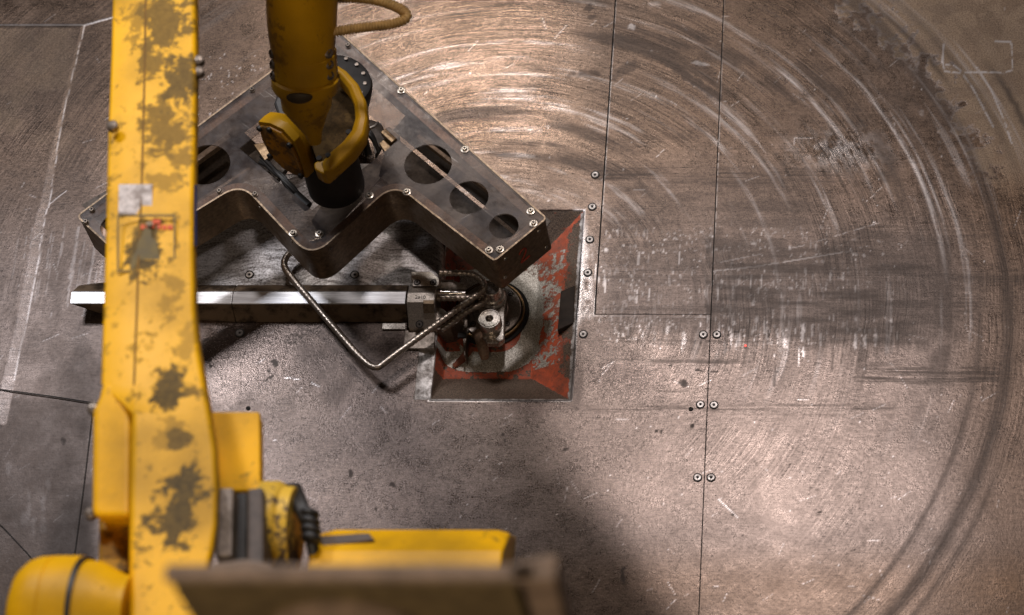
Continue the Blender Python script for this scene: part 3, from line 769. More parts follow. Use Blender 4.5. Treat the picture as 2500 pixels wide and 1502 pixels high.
# nozzle, jaws and guide tubes between clamp and head
noz = thing('feed_nozzle', P(1070, 717, 0.02), 'turned steel feed nozzle with a tapered tip leaving the clamp', 'nozzle')
def axx(u, v, z): return P(u, v, z)
a0 = P(1066, 717, .035); 
def xt(u0, u1, v, z, r0, r1, seg=28):
    A = P(u0, v, z); B = P(u1, v, z); B.y = A.y
    return tube([A, B], [r0, r1], seg)
link(from_bm(merge(xt(1060, 1098, 716, .034, .0052, .0052), xt(1098, 1137, 716, .034, .0052, .0030))), 'tip', metal('polished_steel', (0.75, 0.70, 0.66), 0.16, 1.0, amt=0.15), noz, smooth=35)
link(from_bm(merge(xt(1060, 1108, 699, .024, .0105, .0105), xt(1108, 1138, 702, .022, .0105, .0045))), 'sleeve', M_CAST, noz, smooth=35)
jaw = thing('guide_jaw', P(1100, 780, 0), 'dark wedge shaped steel jaws under the crossing rebar beside the bending head', 'jaw')
link(from_bm(prism([(1064, 742), (1093, 762), (1086, 775), (1064, 786)], 0.022, -0.04)), 'wedge', M_CAST, jaw, bevel=0.001)
link(from_bm(prism([(1064, 786), (1086, 775), (1132, 765), (1131, 780), (1100, 800), (1064, 806)], 0.006, -0.042)), 'lower_jaw', M_DSTEEL, jaw, bevel=0.001)
link(from_bm(prism([(1118, 700), (1142, 716), (1141, 800), (1136, 868), (1132, 868), (1126, 760)], -0.010, -0.042)), 'fin', M_DSTEEL, jaw, bevel=0.0008)
link(from_bm(prism([(1118, 764), (1131, 762), (1129, 779), (1120, 778)], 0.011, 0.0)), 'bright_stop', M_STEEL, jaw, bevel=0.0008)

# ------------------------------------------------------------------ bending head
head = thing('bending_head', P(1197, 757, -0.04), 'round steel bending head with a cranked arm and two upright rollers in the red recess', 'bending head')
DZ = -0.030
c = P(1197, 757, DZ)
link(from_bm(lathe([(0.0560, -0.012), (0.0560, -0.002), (0.055, -0.001), (0.0530, -0.001), (0.0525, -0.010)], c, seg=64, caps=False)), 'brass_ring', metal('brass_ring', (0.30, 0.19, 0.09), 0.35, 0.9, amt=0.5, scale=40), head, smooth=35)
link(from_bm(lathe([(0.0625, -0.011), (0.062, -0.0095), (0.050, -0.0095)], c, seg=64, caps=False)), 'groove', M_DARK, head, smooth=35)
M_DISC = metal('disc_steel', (0.42, 0.37, 0.33), 0.38, 0.9, amt=0.55, scale=40, grain=420, bump=0.5)
link(from_bm(lathe([(0.0505, -0.014), (0.0505, 0.0012), (0.0495, 0.002), (0.030, 0.002), (0.028, 0.004), (0, 0.004)], c, seg=64)), 'turntable', M_DISC, head, smooth=35)
for u, v in ((1246, 717), (1238, 791), (1155, 791), (1206, 700)):
    screw('screw', P(u, v, DZ + .002), 0.0036, head)
# cranked arm: oblong block
ZT = 0.016
poly = []
cc = P(1206, 722, ZT); ra = rad(cc, 27)
for k in range(13):
    a = math.radians(0 + 180 * k / 12); poly.append(Vector((cc.x + ra * math.cos(a), cc.y + ra * math.sin(a), ZT)))
for u, v in ((1168, 760), (1178, 775), (1178, 822), (1190, 838), (1216, 838), (1230, 828), (1231, 760)): poly.append(P(u, v, ZT))
link(from_bm(loft([[Vector((p.x, p.y, ZT - .014)) for p in poly], poly])), 'crank_arm', M_STEEL, head, bevel=0.0016, seg=3)
link(from_bm(lathe([(0.026, 0), (0.026, .012), (0.022, 0.016), (0.020, 0.034)], P(1200, 745, DZ), seg=40)), 'hub', M_DSTEEL, head, smooth=35)
p1 = P(1205, 730, ZT); link(from_bm(lathe([(.021, 0), (.021, .004), (.019, .006), (.0185, .012), (.0155, .014), (.0135, .030), (.0125, .031), (0, .031)], p1, (0.0, .06, 1), 40)), 'centre_pin', M_STEEL, head, smooth=35)
p2 = P(1200, 797, ZT); link(from_bm(lathe([(.0175, 0), (.0180, .003), (.0180, .024), (.0170, .0255), (.0158, .0255), (.0156, .0238), (.0146, .0238), (.0144, .026), (.0065, .0262), (.0055, .024), (.0050, .010), (0, .010)], p2, (0, 0, 1), 48)), 'bending_roller', M_STEEL, head, smooth=35)
link(from_bm(box_bm(P(1192, 0, .03).x, P(1192, 0, .03).x + .014, P(1200, 822, ZT).y - .003, P(1200, 822, ZT).y + .006, ZT - .002, ZT + .003)), 'key', M_DARK, head, bevel=.001)
link(from_bm(tube([P(1168, 815, -.030), P(1176, 835, -.022), P(1182, 862, -.026), P(1184, 876, -.034)], [.010, .0095, .0088, .006], 16)), 'cast_finger', metal('finger_cast', (0.30, 0.20, 0.14), 0.6, 0.3, amt=0.5, scale=60, bump=0.6), head, smooth=60)
link(from_bm(tube([P(1150, 850, -.041), P(1128, 878, -.036), P(1108, 895, -.041)], [.006, .006, .004], 12)), 'cast_rib', plain('red_cast', (0.20, 0.06, 0.03), 0.7), head, smooth=60)

# ------------------------------------------------------------------ rebar stirrup
sx0 = P(930, 880, .04).x
def rebar_bm(path, r=0.0056, pitch=0.0080, hand=1, step=0.00085, seg=18):
    pts = resample(path, step); rows = []; prev = None; s = 0
    n = len(pts)
    for i, p in enumerate(pts):
        d = (pts[min(i + 2, n - 1)] - pts[max(i - 2, 0)]).normalized()
        if prev is None: x, y = frame_of(d)
        else:
            x = (prev - d * prev.dot(d)).normalized(); y = d.cross(x)
        prev = x; row = []
        for k in range(seg):
            a = 2 * math.pi * k / seg
            q = (s / pitch + hand * a / math.pi) % 1.0
            rib = max(0.0, 1 - abs(q - 0.5) / 0.22); rib = rib * rib * (3 - 2 * rib)
            lon = max(0.0, 1 - abs(((a / math.pi) % 1.0) - 0.0) / 0.09)
            am = 0.07 + 0.13 * max(0.0, min(1.0, (p.x - sx0) / 0.12)); rr = r * (0.99 - am * .6 + am * rib + 0.05 * lon)
            row.append(p + (x * math.cos(a) + y * math.sin(a)) * rr)
        rows.append(row); s += step
    return loft(rows)
M_REBAR = metal('rebar_steel', (0.47, 0.40, 0.34), 0.34, 0.92, dirt=(0.09, 0.05, 0.03), amt=0.4, scale=45, bump=0.3)
Z1 = 0.047; Z2 = 0.030
pa = [P(1074, 667, Z1), P(1158, 667, Z1), P(1187, 697, Z1), P(1172, 715, Z1), P(1130, 745, Z1), P(947, 879, Z1 - .004), P(915, 905, Z1 - .005), P(865, 858, Z1 - .006), P(716, 683, .047), P(690, 650, .048), P(702, 618, .050), P(760, 590, .052), P(900, 560, .05)]
path = smooth_path(pa, [0, .02, .02, .02, .01, .02, .034, .02, .02, .018, .018, .02, 0], 10)
stir = cprop(link(from_bm(rebar_bm(path)), 'rebar_stirrup', M_REBAR, smooth=70), 'half bent ribbed steel rebar loop hanging over the guide beam', 'rebar')
pb = [P(1066, 729, Z2), P(1150, 727, Z2), P(1190, 718, Z2), P(1186, 738, Z2), P(1140, 760, Z2), P(1078, 806, Z2)]
cprop(link(from_bm(rebar_bm(smooth_path(pb, .014, 10), hand=-1)), 'rebar_stirrup', M_REBAR, smooth=70), 'short lower rebar fed straight from the clamp and hooked round the centre pin', 'rebar')

# ------------------------------------------------------------------ floor screws and holes
FS = [(1453, 427, 'with an oval socket above the recess corner, left of the seam', 1), (1446, 505, 'just above and right of the recess top corner', 1), (1440, 585, 'upper one beside the right rim of the recess', 1), (1435, 666, 'in the polished patch right of the recess rim', 1),
      (1424, 816, 'alone beside the lower right rim of the recess', 1), (1717, 817, 'left of the long seam, top pair', 1), (1750, 817, 'right of the long seam, top pair', 1), (1710, 988, 'left of the long seam, middle pair', 1), (1743, 989, 'right of the long seam, middle pair', 1),
      (1703, 1166, 'left of the long seam, bottom pair', 1), (1736, 1166, 'right of the long seam, bottom pair', 1), (585, 813, 'bright one below the guide beam near the yellow arm', 1)]
for u, v, lab, k in FS:
    screw('floor_screw', P(u, v, 0.0006), 0.0056, None, 'countersunk steel screw ' + lab, 'countersunk screws in the steel floor')
for u, v, lab in ((609, 671, 'in the swirled guide plate, nearer the yellow arm'), (866, 671, 'in the guide plate between rebar and clamp')):
    screw('floor_screw', P(u, v, 0.0244), 0.0056, None, 'dull countersunk steel screw ' + lab, 'countersunk screws in the steel floor', mats=M_CAST)
for u, v, lab in ((1687, 999, 'small black drilled hole beside the middle pair of floor screws'), (606, 997, 'small black drilled hole in the floor right of the yellow arm')):
    cprop(link(from_bm(lathe([(.0034, -.0006), (.0036, .0008), (.0030, .0010), (.0028, .0004), (0, .0004)], P(u, v, 0.0003), seg=24)), 'drilled_hole', M_DARK, smooth=30), lab, 'hole')
t_ = NT('laser_light'); t_.out((0.8, 0.05, 0.03), 0.5, 0.0); t_.b.inputs['Emission Color'].default_value = (1, 0.10, 0.08, 1); t_.b.inputs['Emission Strength'].default_value = 1.6
cprop(link(from_bm(lathe([(.0019, .0), (.0019, .0004), (0, .0006)], P(1820, 844, 0.0008), seg=16)), 'laser_dot', t_.m), 'tiny glowing red laser dot on the floor right of the long seam', 'laser dot')

# ------------------------------------------------------------------ gripper box (W-shaped)
ZB1 = 0.212; ZB0 = 0.124; TH_ = 0.003
g = thing('gripper_box', P(790, 330, ZB0), 'angular W shaped steel gripper box with round holes and a scratched clear cover', 'gripper')
outl = [(812, 62), (1335, 533), (1207, 638), (962, 448), (760, 632), (588, 448), (296, 628), (187, 528)]
pt = [P(u, v, ZB1) for u, v in outl]
# notch and lobe corners carry large radii
outer = round_poly(pt, [.012, .008, .008, .036, .036, .036, .008, .010], 10)
wall = merge()
o2 = inset_poly(outer, 0.0035)
def ring_wall(a, b, z0, z1):
    bm = bmesh.new(); n = len(a)
    va = [[bm.verts.new((p.x, p.y, z)) for p in a] for z in (z0, z1)]; vb = [[bm.verts.new((p.x, p.y, z)) for p in b] for z in (z0, z1)]
    for i in range(n):
        j = (i + 1) % n
        bm.faces.new((va[0][i], va[0][j], va[1][j], va[1][i])); bm.faces.new((vb[0][j], vb[0][i], vb[1][i], vb[1][j]))
        bm.faces.new((va[1][i], va[1][j], vb[1][j], vb[1][i])); bm.faces.new((va[0][j], va[0][i], vb[0][i], vb[0][j]))
    return bm
M_BOXSIDE = metal('box_side_steel', (0.24, 0.17, 0.11), 0.42, 0.75, dirt=(0.05, 0.03, 0.015), amt=0.7, scale=14, grain=200)
link(from_bm(ring_wall(outer, o2, ZB0, ZB1 - TH_ - .0006)), 'side_wall', M_BOXSIDE, g, smooth=40)
M_LIP = metal('lip_steel', (0.22, 0.16, 0.11), 0.45, 0.9, amt=0.35, scale=40)
link(from_bm(ring_wall(inset_poly(outer, -.0008), inset_poly(outer, .0020), ZB1 - TH_ - .0003, ZB1 + .0004)), 'bright_lip', M_LIP, g, smooth=40)
# inner flange the cover is screwed to
link(from_bm(ring_wall(inset_poly(outer, .0036), inset_poly(outer, .017), ZB1 - .010, ZB1 - .0075)), 'inner_flange', metal('flange_steel', (0.72, 0.48, 0.36), 0.5, 0.1, amt=0.45, scale=22, stretch=(1, 1, 1)), g, smooth=40)
def cover_mat():
    t = NT('scratched_clear_cover'); p = t.pos()
    n = t.noise(p, 12, 6, 0.62, 0.6); f = t.noise(p, 260, 4, 0.7); m = t.noise(p, 55, 5, 0.7, 0.3)
    s = None
    for ang, sd in ((0.6, 1.3), (-0.7, 5.1), (0.15, 9.7)):
        ca, sa = math.cos(ang), math.sin(ang); x = t.sep(p)
        a = t.math('ADD', t.math('MULTIPLY', x[0], ca), t.math('MULTIPLY', x[1], sa)); b = t.math('SUBTRACT', t.math('MULTIPLY', x[1], ca), t.math('MULTIPLY', x[0], sa))
        q = t.noise(t.comb(t.math('MULTIPLY', a, 9), t.math('ADD', t.math('MULTIPLY', b, 380), sd)), 1, 2, 0.5)
        q = t.ramp(q, 0.70, 0.76); s = q if s is None else t.math('MAXIMUM', s, q)
    c = t.mix(t.ramp(n, 0.35, 0.68), (0.060, 0.052, 0.055), (0.14, 0.108, 0.092)); c = t.mix(t.ramp(m, 0.5, 0.8, 0, .7), c, (0.08, 0.075, 0.09))
    c = t.mix(t.math('MULTIPLY', s, t.ramp(n, .4, .6, .15, 0.7)), c, (0.62, 0.58, 0.55))
    t.out(c, t.ramp(m, 0.3, 0.7, 0.14, 0.34), 0.1, t.bump(t.math('ADD', f, m), 0.10, 0.0005), Specular_IOR_Level=0.22)
    tr = t.new('ShaderNodeBsdfTransparent'); tr.inputs[0].default_value = (0.92, 0.88, 0.84, 1)
    mx = t.new('ShaderNodeMixShader'); t.set(mx.inputs[0], t.ramp(n, 0.3, 0.7, 0.26, 0.56))
    t.t.links.new(tr.outputs[0], mx.inputs[1]); t.t.links.new(t.b.outputs[0], mx.inputs[2])
    t.t.links.new(mx.outputs[0], t.n['Material Output'].inputs['Surface'])
    return t.m
M_COVER = cover_mat()
def hole(u, v, rpx, z=ZB1):
    c = P(u, v, z); return circle(c, rad(c, rpx), None, 48)
HOLES = [(1045, 401, 58), (1145, 482, 47.5), (1230, 552, 36), (504, 402, 58), (392, 478, 48), (281, 553, 36)]
opening = [P(u, v, ZB1) for u, v in ((584, 362), (762, 513), (972, 342), (800, 186))]
cover_in = inset_poly(outer, 0.0022)
me = sheet(cover_in, [hole(*h) for h in HOLES] + [opening], ZB1 - TH_, ZB1)
link(me, 'clear_cover', M_COVER, g)
# rails and web inside
def bar_between(p, q, w, h, zt):
    d = (q - p); d.z = 0; n = Vector((-d.y, d.x, 0)).normalized() * w / 2
    return loft([[Vector(((s.x + e.x), (s.y + e.y), z)) for s, e in ((p, n), (q, n), (q, -n), (p, -n))] for z in (zt - h, zt)])
M_RAIL = metal('inner_rail', (0.20, 0.14, 0.10), 0.45, 0.4, amt=0.5, scale=30)
for (u0, v0, u1, v1, w, zt) in ((1020, 330, 1320, 560, .007, .185), (985, 470, 1215, 640, .006, .198), (560, 330, 240, 560, .010, .190), (610, 410, 300, 610, .006, .198)):
    link(from_bm(bar_between(P(u0, v0, zt), P(u1, v1, zt), w, .012, zt)), 'inner_rail', M_RAIL, g, bevel=.001)
M_INNER = metal('inner_dark', (0.06, 0.045, 0.035), 0.5, 0.5, amt=0.6, scale=20)
# floor of the box in strips, open between them
bz = ZB0 + 0.006
for poly in ([(925, 430), (950, 322), (1262, 580), (1195, 645)], [(960, 317), (1000, 270), (1345, 540), (1300, 600), (1272, 575)], [(200, 500), (560, 290), (700, 420), (600, 440), (300, 610)], [(850, 400), (960, 400), (790, 590), (760, 540)]):
    link(from_bm(prism(poly, bz, bz - .002)), 'base_strip', M_INNER, g)
# little fittings in the opening
M_BRASS = metal('worn_brass', (0.26, 0.175, 0.10), 0.4, 0.7, amt=0.4, scale=50)
for poly, z, mt in (([(618, 352), (652, 346), (664, 378), (646, 392)], .190, M_BRASS), ([(928, 322), (950, 308), (976, 332), (955, 348)], .205, M_BRASS), ([(925, 350), (945, 333), (965, 352), (940, 372)], .195, M_BRASS), ([(605, 380), (640, 355), (700, 410), (675, 440)], .160, M_INNER), ([(900, 290), (930, 300), (945, 330), (915, 380)], .165, M_INNER)):
    link(from_bm(prism(poly, z, z - .012)), 'bracket', mt, g, bevel=.001)
cb = []
for k in range(7):
    rr = random.Random(k); pts_ = [P(645 + rr.uniform(-15, 15), 390 + rr.uniform(-10, 10), .18), P(680 + rr.uniform(-14, 14), 430 + rr.uniform(-14, 10), .205), P(715 + rr.uniform(-12, 12), 462 + rr.uniform(-12, 8), .2), P(745 + rr.uniform(-8, 4), 492 + rr.uniform(-6, 6), .185)]
    link(from_bm(tube(smooth_path(pts_, .03, 8), .0028, 8)), 'cable', M_BLACK, g, smooth=60)
for k in range(5):
    rr = random.Random(40 + k); pts_ = [P(880, 300 + k * 8, .21), P(905 + rr.uniform(-5, 5), 325 + rr.uniform(-8, 8), .22), P(925, 372 + rr.uniform(-8, 4), .19)]
    link(from_bm(tube(smooth_path(pts_, .02, 8), .0026, 8)), 'cable', M_BLACK, g, smooth=60)
link(from_bm(tube([P(722, 478, .20), P(752, 505, .196)], .009, 12)), 'plug', M_BLACK, g, smooth=40)
link(from_bm(tube([P(892, 318, .22), P(915, 308, .22), P(922, 300, .215)], .0026, 10)), 'fitting', M_STEEL, g, smooth=40)
link(from_bm(tube([P(880, 300, .225), P(892, 350, .215), P(900, 380, .20)], .006, 12)), 'air_hose', M_BLACK, g, smooth=60)
M_WASH = metal('washer_steel', (0.36, 0.31, 0.26), 0.3, 0.9, amt=0.3, scale=60)
for k, (u, v) in enumerate(((980, 221), (1135, 365), (1296, 516), (1303, 546), (1221, 609), (1194, 611), (993, 469), (902, 477), (780, 571), (715, 570), (623, 475), (536, 468), (616, 220), (225, 514), (210, 543), (400, 350), (420, 536), (850, 112))):
    q = P(u, v, ZB1 + .0004); big_ = (k < 8 or k in (8, 9))
    w_ = link(from_bm(lathe([(.0068 if big_ else .0048, -.0006), (.0068 if big_ else .0048, .0010), (.0060 if big_ else .0042, .0013), (.0040, .0013), (.0039, .0040), (.0030, .0048), (.0020, .0048), (.0018, .0030), (0, .0030)], q, seg=24)), 'screw', M_WASH if big_ else M_DSTEEL, g, smooth=35)
    link(from_bm(lathe([(.0019, .003), (.0018, .0040), (0, .0038)], q, seg=6)), 'socket', M_DARK, w_)
for u, v in ((866, 506), (1260, 610), (1322, 560), (1016, 500), (795, 616), (700, 590)):
    q = P(u, v, .195)
# side screws on the lower right end wall, and a red hand-painted figure 2
e0, e1 = P(1335, 533, ZB1), P(1207, 638, ZB1)
dn = Vector((e1.y - e0.y, -(e1.x - e0.x), 0)).normalized()
if dn.y > 0: dn = -dn
for t, z in ((0.18, .197), (0.82, .197), (0.12, .140), (0.9, .15)):
    q = e0.lerp(e1, t); q.z = z
    screw('screw', q + dn * .0004, .0034, g, axis=dn, ring=False, mats=M_STEEL)
for a_, b_, ts in (((1207, 638), (962, 448), (.12, .5, .86)), ((962, 448), (760, 632), (.25, .8)), ((760, 632), (588, 448), (.3, .75))):
    a3, b3 = P(*a_, ZB1), P(*b_, ZB1)
    n3 = Vector((b3.y - a3.y, -(b3.x - a3.x), 0)).normalized()
    if n3.y > 0: n3 = -n3
    for t in ts:
        q = a3.lerp(b3, t); q.z = .196
        screw('screw', q + n3 * .0006, .0030, g, axis=n3, ring=False, mats=M_DSTEEL)
two = [(-.012, .012), (-.006, .019), (.004, .019), (.008, .012), (.002, .002), (-.010, -.010), (-.013, -.015), (-.004, -.014), (.012, -.013)]
ex = (e0 - e1).normalized(); mid_ = e0.lerp(e1, .5); mid_.z = .166
tp = [mid_ + ex * (x * .75) + Vector((0, 0, z * .95)) + dn * .0006 for x, z in two]
link(from_bm(tube(smooth_path(tp, .008, 6), .0011, 8)), 'painted_figure', plain('red_marker', (0.30, 0.03, 0.015), 0.6), g, smooth=60)

# ------------------------------------------------------------------ robot
robot = thing('robot_arm', P(420, 1500, 0.9), 'grime stained yellow industrial robot with its long link in the foreground', 'robot')
A_Z = lambda v: 0.93 + 0.10 * v / 1500
bl = []
def B(u, v, r, ky, a): q = P(u, v, A_Z(v)); bl.append((q, (r * .92, ky), min(1, a * 1.15)))
for x_ in ((400, 60, .035, .55, .75), (345, 50, .022, .5, .5), (440, 200, .030, .6, .8), (400, 290, .030, .6, .7), (420, 330, .030, .8, .7), (370, 150, .020, .6, .7), (445, 380, .018, .7, .6), (400, 440, .02, .8, .5), (352, 615, .024, .55, .85), (345, 570, .016, .6, .7), (420, 720, .018, .5, .5), (410, 950, .026, .9, .85), (465, 960, .014, 1.2, .7), (415, 1060, .018, .7, .5), (440, 1075, .016, 1, .8), (450, 1190, .028, .6, .9), (430, 1265, .032, .8, .85), (380, 1260, .012, 1, .5), (460, 840, .012, .3, .4)):
    B(*x_)
M_Y1 = yellow('yellow_paint_arm', bl, amt=0.6, thr=0.56, bscale=38)
M_Y2 = yellow('yellow_paint', (), amt=0.55, thr=0.63, bscale=20)
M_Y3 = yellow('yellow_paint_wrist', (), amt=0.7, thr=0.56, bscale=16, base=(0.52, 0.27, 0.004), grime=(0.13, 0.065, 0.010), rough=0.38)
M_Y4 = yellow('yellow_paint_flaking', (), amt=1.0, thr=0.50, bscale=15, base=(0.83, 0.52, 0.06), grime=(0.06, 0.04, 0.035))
secs = []
#        v     left  crease right  (chart units)
ROWS = [(-420, 292, 362, 476), (-60, 277, 356, 477), (120, 273, 354, 479), (300, 266, 350, 478), (480, 261, 345, 474), (620, 258, 338, 473), (760, 253, 334, 476), (860, 250, 330, 486), (940, 247, 327, 500), (1010, 322, 330, 512), (1100, 320, 330, 526), (1200, 318, 326, 531), (1280, 317, 325, 529), (1340, 316, 324, 520), (1420, 316, 324, 500), (1620, 316, 324, 470)]
for v, l, c_, r_ in ROWS:
    z = A_Z(v)
    secs.append([P(l, v, z - .012 if v < 950 else z - .004), P(c_, v, z), P(r_ - 6, v, z), P(r_, v, z - .005), P(r_ + 7, v, z - .028), P(r_ - 20, v, z - .09), P(l + 50, v, z - .09), P(l, v, z - .030)])
link(from_bm(loft(secs)), 'lower_link', M_Y1, robot, smooth=30, bevel=.003)
cg = []
for v, l, c_, r_ in ROWS[:9]:
    zc = A_Z(v) + .0006; cg.append([P(c_ - 2.5, v, zc - .0006), P(c_, v, zc + .0004), P(c_ + 2.5, v, zc)])
link(from_bm(loft(cg, caps=False, closed=False)), 'casting_seam', plain('seam_grime', (0.20, .10, .012), .7), robot)
# side casing with its shadowed recess below
z = 0.985
link(from_bm(prism([(246, 930), (322, 930), (320, 1264), (226, 1264), (222, 1240), (224, 1000), (240, 965)], z, z - .05, .12)), 'side_casing', M_Y2, robot, bevel=.008, seg=3)
link(from_bm(prism([(240, 1255), (320, 1255), (320, 1400), (238, 1400)], z - .045, z - .10, .1)), 'casing_foot', yellow('yellow_paint_dirty', (), amt=.8, thr=.5, base=(0.55, .28, .008), grime=(.10, .055, .012)), robot, bevel=.004)
def xdrum(u0, u1, v, z, prof, mat, name, seg=64, **kw):
    A = P(u0, v, z); Bx = P(u1, v, z).x; L = Bx - A.x
    return link(from_bm(lathe([(r, t * L) for r, t in prof], A, (1, 0, 0), seg)), name, mat, robot, smooth=35, **kw)
R0 = rad(P(120, 1500, 1.0), 150)
xdrum(40, 202, 1507, 1.0, [(R0 * .55, 0), (R0 * .80, .10), (R0 * .93, .24), (R0 * .985, .38), (R0, .55), (R0, .56), (R0 * .985, .57), (R0 * .985, .585), (R0, .60), (R0, 1)], M_Y2, 'shoulder_cap')
xdrum(202, 213, 1507, 1.0, [(R0 * .985, 0), (R0 * .985, 1)], M_BLACK, 'seal_ring')
xdrum(213, 322, 1507, 1.0, [(R0 * .93, 0), (R0 * .90, .3), (R0 * .70, .8), (R0 * .66, 1)], M_Y2, 'shoulder_joint')
# motor side
link(from_bm(prism([(505, 1004), (634, 1004), (636, 1200), (520, 1200)], .94, .915, .03)), 'gear_cover', M_Y2, robot, bevel=.003)
link(from_bm(prism([(534, 1190), (570, 1190), (566, 1360), (524, 1360)], .99, .95, .0)), 'motor_flange', M_DSTEEL, robot, bevel=.003)
link(from_bm(prism([(572, 1204), (602, 1200), (602, 1380), (572, 1380)], .96, .90, .0)), 'motor_plug', M_BLACK, robot, bevel=.003)
M_GREYP = plain('grey_casting', (0.085, 0.065, 0.055), 0.55)
link(from_bm(prism([(602, 1192), (642, 1187), (644, 1390), (602, 1390)], 1.0, .95, .0)), 'motor_plate', M_GREYP, robot, bevel=.004)
R1 = rad(P(680, 1290, 0.95), 118)
xdrum(640, 722, 1292, 0.93, [(R1, 0), (R1, .5), (R1 * .95, .62), (R1 * .9, .68), (R1 * .88, 1)], M_Y4, 'motor_drum')
sec = []
for u, s in ((762, .80), (800, 1), (1130, 1), (1205, .98), (1232, .82)):
    vv = [(1340 - 46 * s, .90), (1338, .935), (1345, .94), (1400, .945), (1440, .93), (1430, .86), (1310, .85)]
    x_ = P(u, 1340, .93).x
    sec.append([Vector((x_, P(u, a_, b_).y, b_)) for a_, b_ in vv])
link(from_bm(loft(sec)), 'motor_body', M_Y2, robot, bevel=.003)
link(from_bm(prism([(768, 1308), (900, 1300), (915, 1318), (790, 1336)], .929, .915)), 'grime_pad', M_GREYP, robot, bevel=.002)
cb = []
for k in range(3):
    pp = [P(700 + 12 * k, 1190, .93), P(728 + 8 * k, 1240, .96), P(752 + 4 * k, 1290, .95), P(770, 1380, .93)]
    link(from_bm(tube(smooth_path(pp, .03, 8), .006, 10)), 'motor_cable', M_BLACK, robot, smooth=50)
for k in range(4):
    link(from_bm(lathe([(.010, 0), (.012, .002), (.012, .006), (.010, .008)], P(752 + k * 2, 1262 + k * 20, .955), (0.2, 1, 0), 16)), 'cable_clip', M_BLACK, robot, smooth=50)
# stickers and bolts on the link
zs = A_Z(500)
M_STK = metal('worn_white_sticker', (0.62, 0.55, 0.52), 0.5, 0.0, dirt=(.12, .08, .06), amt=.7, scale=40)
link(from_bm(prism([(290, 450), (372, 450), (371, 522), (289, 522)], A_Z(480) + .0015, A_Z(480) - .012)), 'white_sticker', M_STK, robot)
def flat_frame(u0, v0, u1, v1, w, z):
    return merge(*[prism(q, z, z - .001) for q in ([(u0, v0), (u1, v0), (u1, v0 + w), (u0, v0 + w)], [(u0, v1 - w), (u1, v1 - w), (u1, v1), (u0, v1)], [(u0, v0 + w), (u0 + w, v0 + w), (u0 + w, v1 - w), (u0, v1 - w)], [(u1 - w, v0 + w), (u1, v0 + w), (u1, v1 - w), (u1 - w, v1 - w)])])
M_INK = plain('faded_black_ink', (0.14, 0.095, 0.015), 0.6)
wl = link(from_bm(flat_frame(286, 524, 428, 664, 4, A_Z(600) + .0022)), 'warning_label', M_INK, robot)
link(from_bm(prism([(316, 656), (322, 628), (333, 612), (338, 588), (349, 572), (352, 556), (369, 560), (371, 580), (384, 590), (388, 622), (396, 640), (394, 656), (362, 652), (340, 658)], A_Z(600) + .0022, A_Z(600) - .004)), 'pictogram', M_INK, wl)
M_RINK = plain('red_ink', (0.62, 0.09, 0.02), 0.6)
link(from_bm(merge(*[prism([(u, v), (u + w, v), (u + w, v + 11), (u, v + 11)], A_Z(550) + .0022, A_Z(550) + .001) for u, v, w in ((344, 548, 8), (355, 547, 10), (368, 546, 9), (384, 548, 9), (396, 549, 10), (409, 549, 12), (372, 534, 20))])), 'red_lettering', M_RINK, wl)
link(from_bm(lathe([(.004, 0), (.004, .003), (0, .004)], P(366, 550, A_Z(550) + .003), seg=16)), 'bolt', M_BROWN, robot, smooth=40)
for v0, v1 in ((452, 600),):
    link(from_bm(loft([[P(474, v, A_Z(v) - .003), P(479, v, A_Z(v) - .010), P(481, v, A_Z(v) - .030), P(477, v, A_Z(v) - .03)] for v in (v0, v1)])), 'blue_strip', plain('blue_tape', (0.05, 0.08, 0.30), 0.5), robot)
for u, v, z in ((486, 150, .93), (486, 178, .93), (228, 1000, .96), (222, 1256, .96), (276, 310, .955)):
    link(from_bm(lathe([(.007, -.004), (.007, .005), (.004, .007), (0, .007)], P(u, v, z), seg=16)), 'bolt', M_DSTEEL, robot, smooth=40)

# forearm
fa = [P(741, -420, .92), P(740, -150, .735), P(737, -20, .655), P(737, 62, .605), P(739, 120, .57), P(741, 150, .555)]
fr = [rad(fa[0], 86), rad(fa[1], 86), rad(fa[2], 87), rad(fa[3], 83), rad(fa[4], 77), rad(fa[5], 72)]
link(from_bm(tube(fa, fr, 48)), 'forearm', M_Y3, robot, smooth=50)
axis = (P(748, 235, .50) - P(737, 0, .64)).normalized()
cA = P(745, 178, .535)
Rk = rad(cA, 77)
link(from_bm(lathe([(Rk * .90, -.040), (Rk * 1.0, -.036), (Rk * 1.02, .000), (Rk * .99, .002), (Rk * .99, .004), (Rk * 1.07, .006), (Rk * 1.07, .020), (Rk * 1.0, .027), (Rk * .84, .029)], cA, axis, 56)), 'wrist_collar', M_Y3, robot, smooth=35)
for s_ in (-1, 1):
    for k in range(3):
        q = cA + Vector((s_ * Rk * .84, 0, 0)) + axis * (-.030 + k * .018) + Vector((0, -.012, .020))
        bo = link(from_bm(lathe([(.0075, -.004), (.0075, .004), (.005, .006), (.004, .0062), (.0038, .003), (0, .003)], q, (s_ * .8, -.35, .6), 20)), 'collar_bolt', M_DSTEEL, robot, smooth=35)
nA = cA + axis * .026
link(from_bm(tube([nA, nA + axis * .03, nA + axis * .045 + Vector((.003, 0, 0)), nA + axis * .075 + Vector((.008, 0, 0)), nA + axis * .092 + Vector((.010, 0, 0))], [Rk * .84, Rk * .78, Rk * .60, Rk * .28, Rk * .2], 48)), 'wrist_neck', M_Y3, robot, smooth=50)
nn = axis.cross(Vector((1, 0, 0))).normalized()
if nn.y > 0: nn = -nn
pc_ = cA + nn * Rk * 1.065 + axis * .015
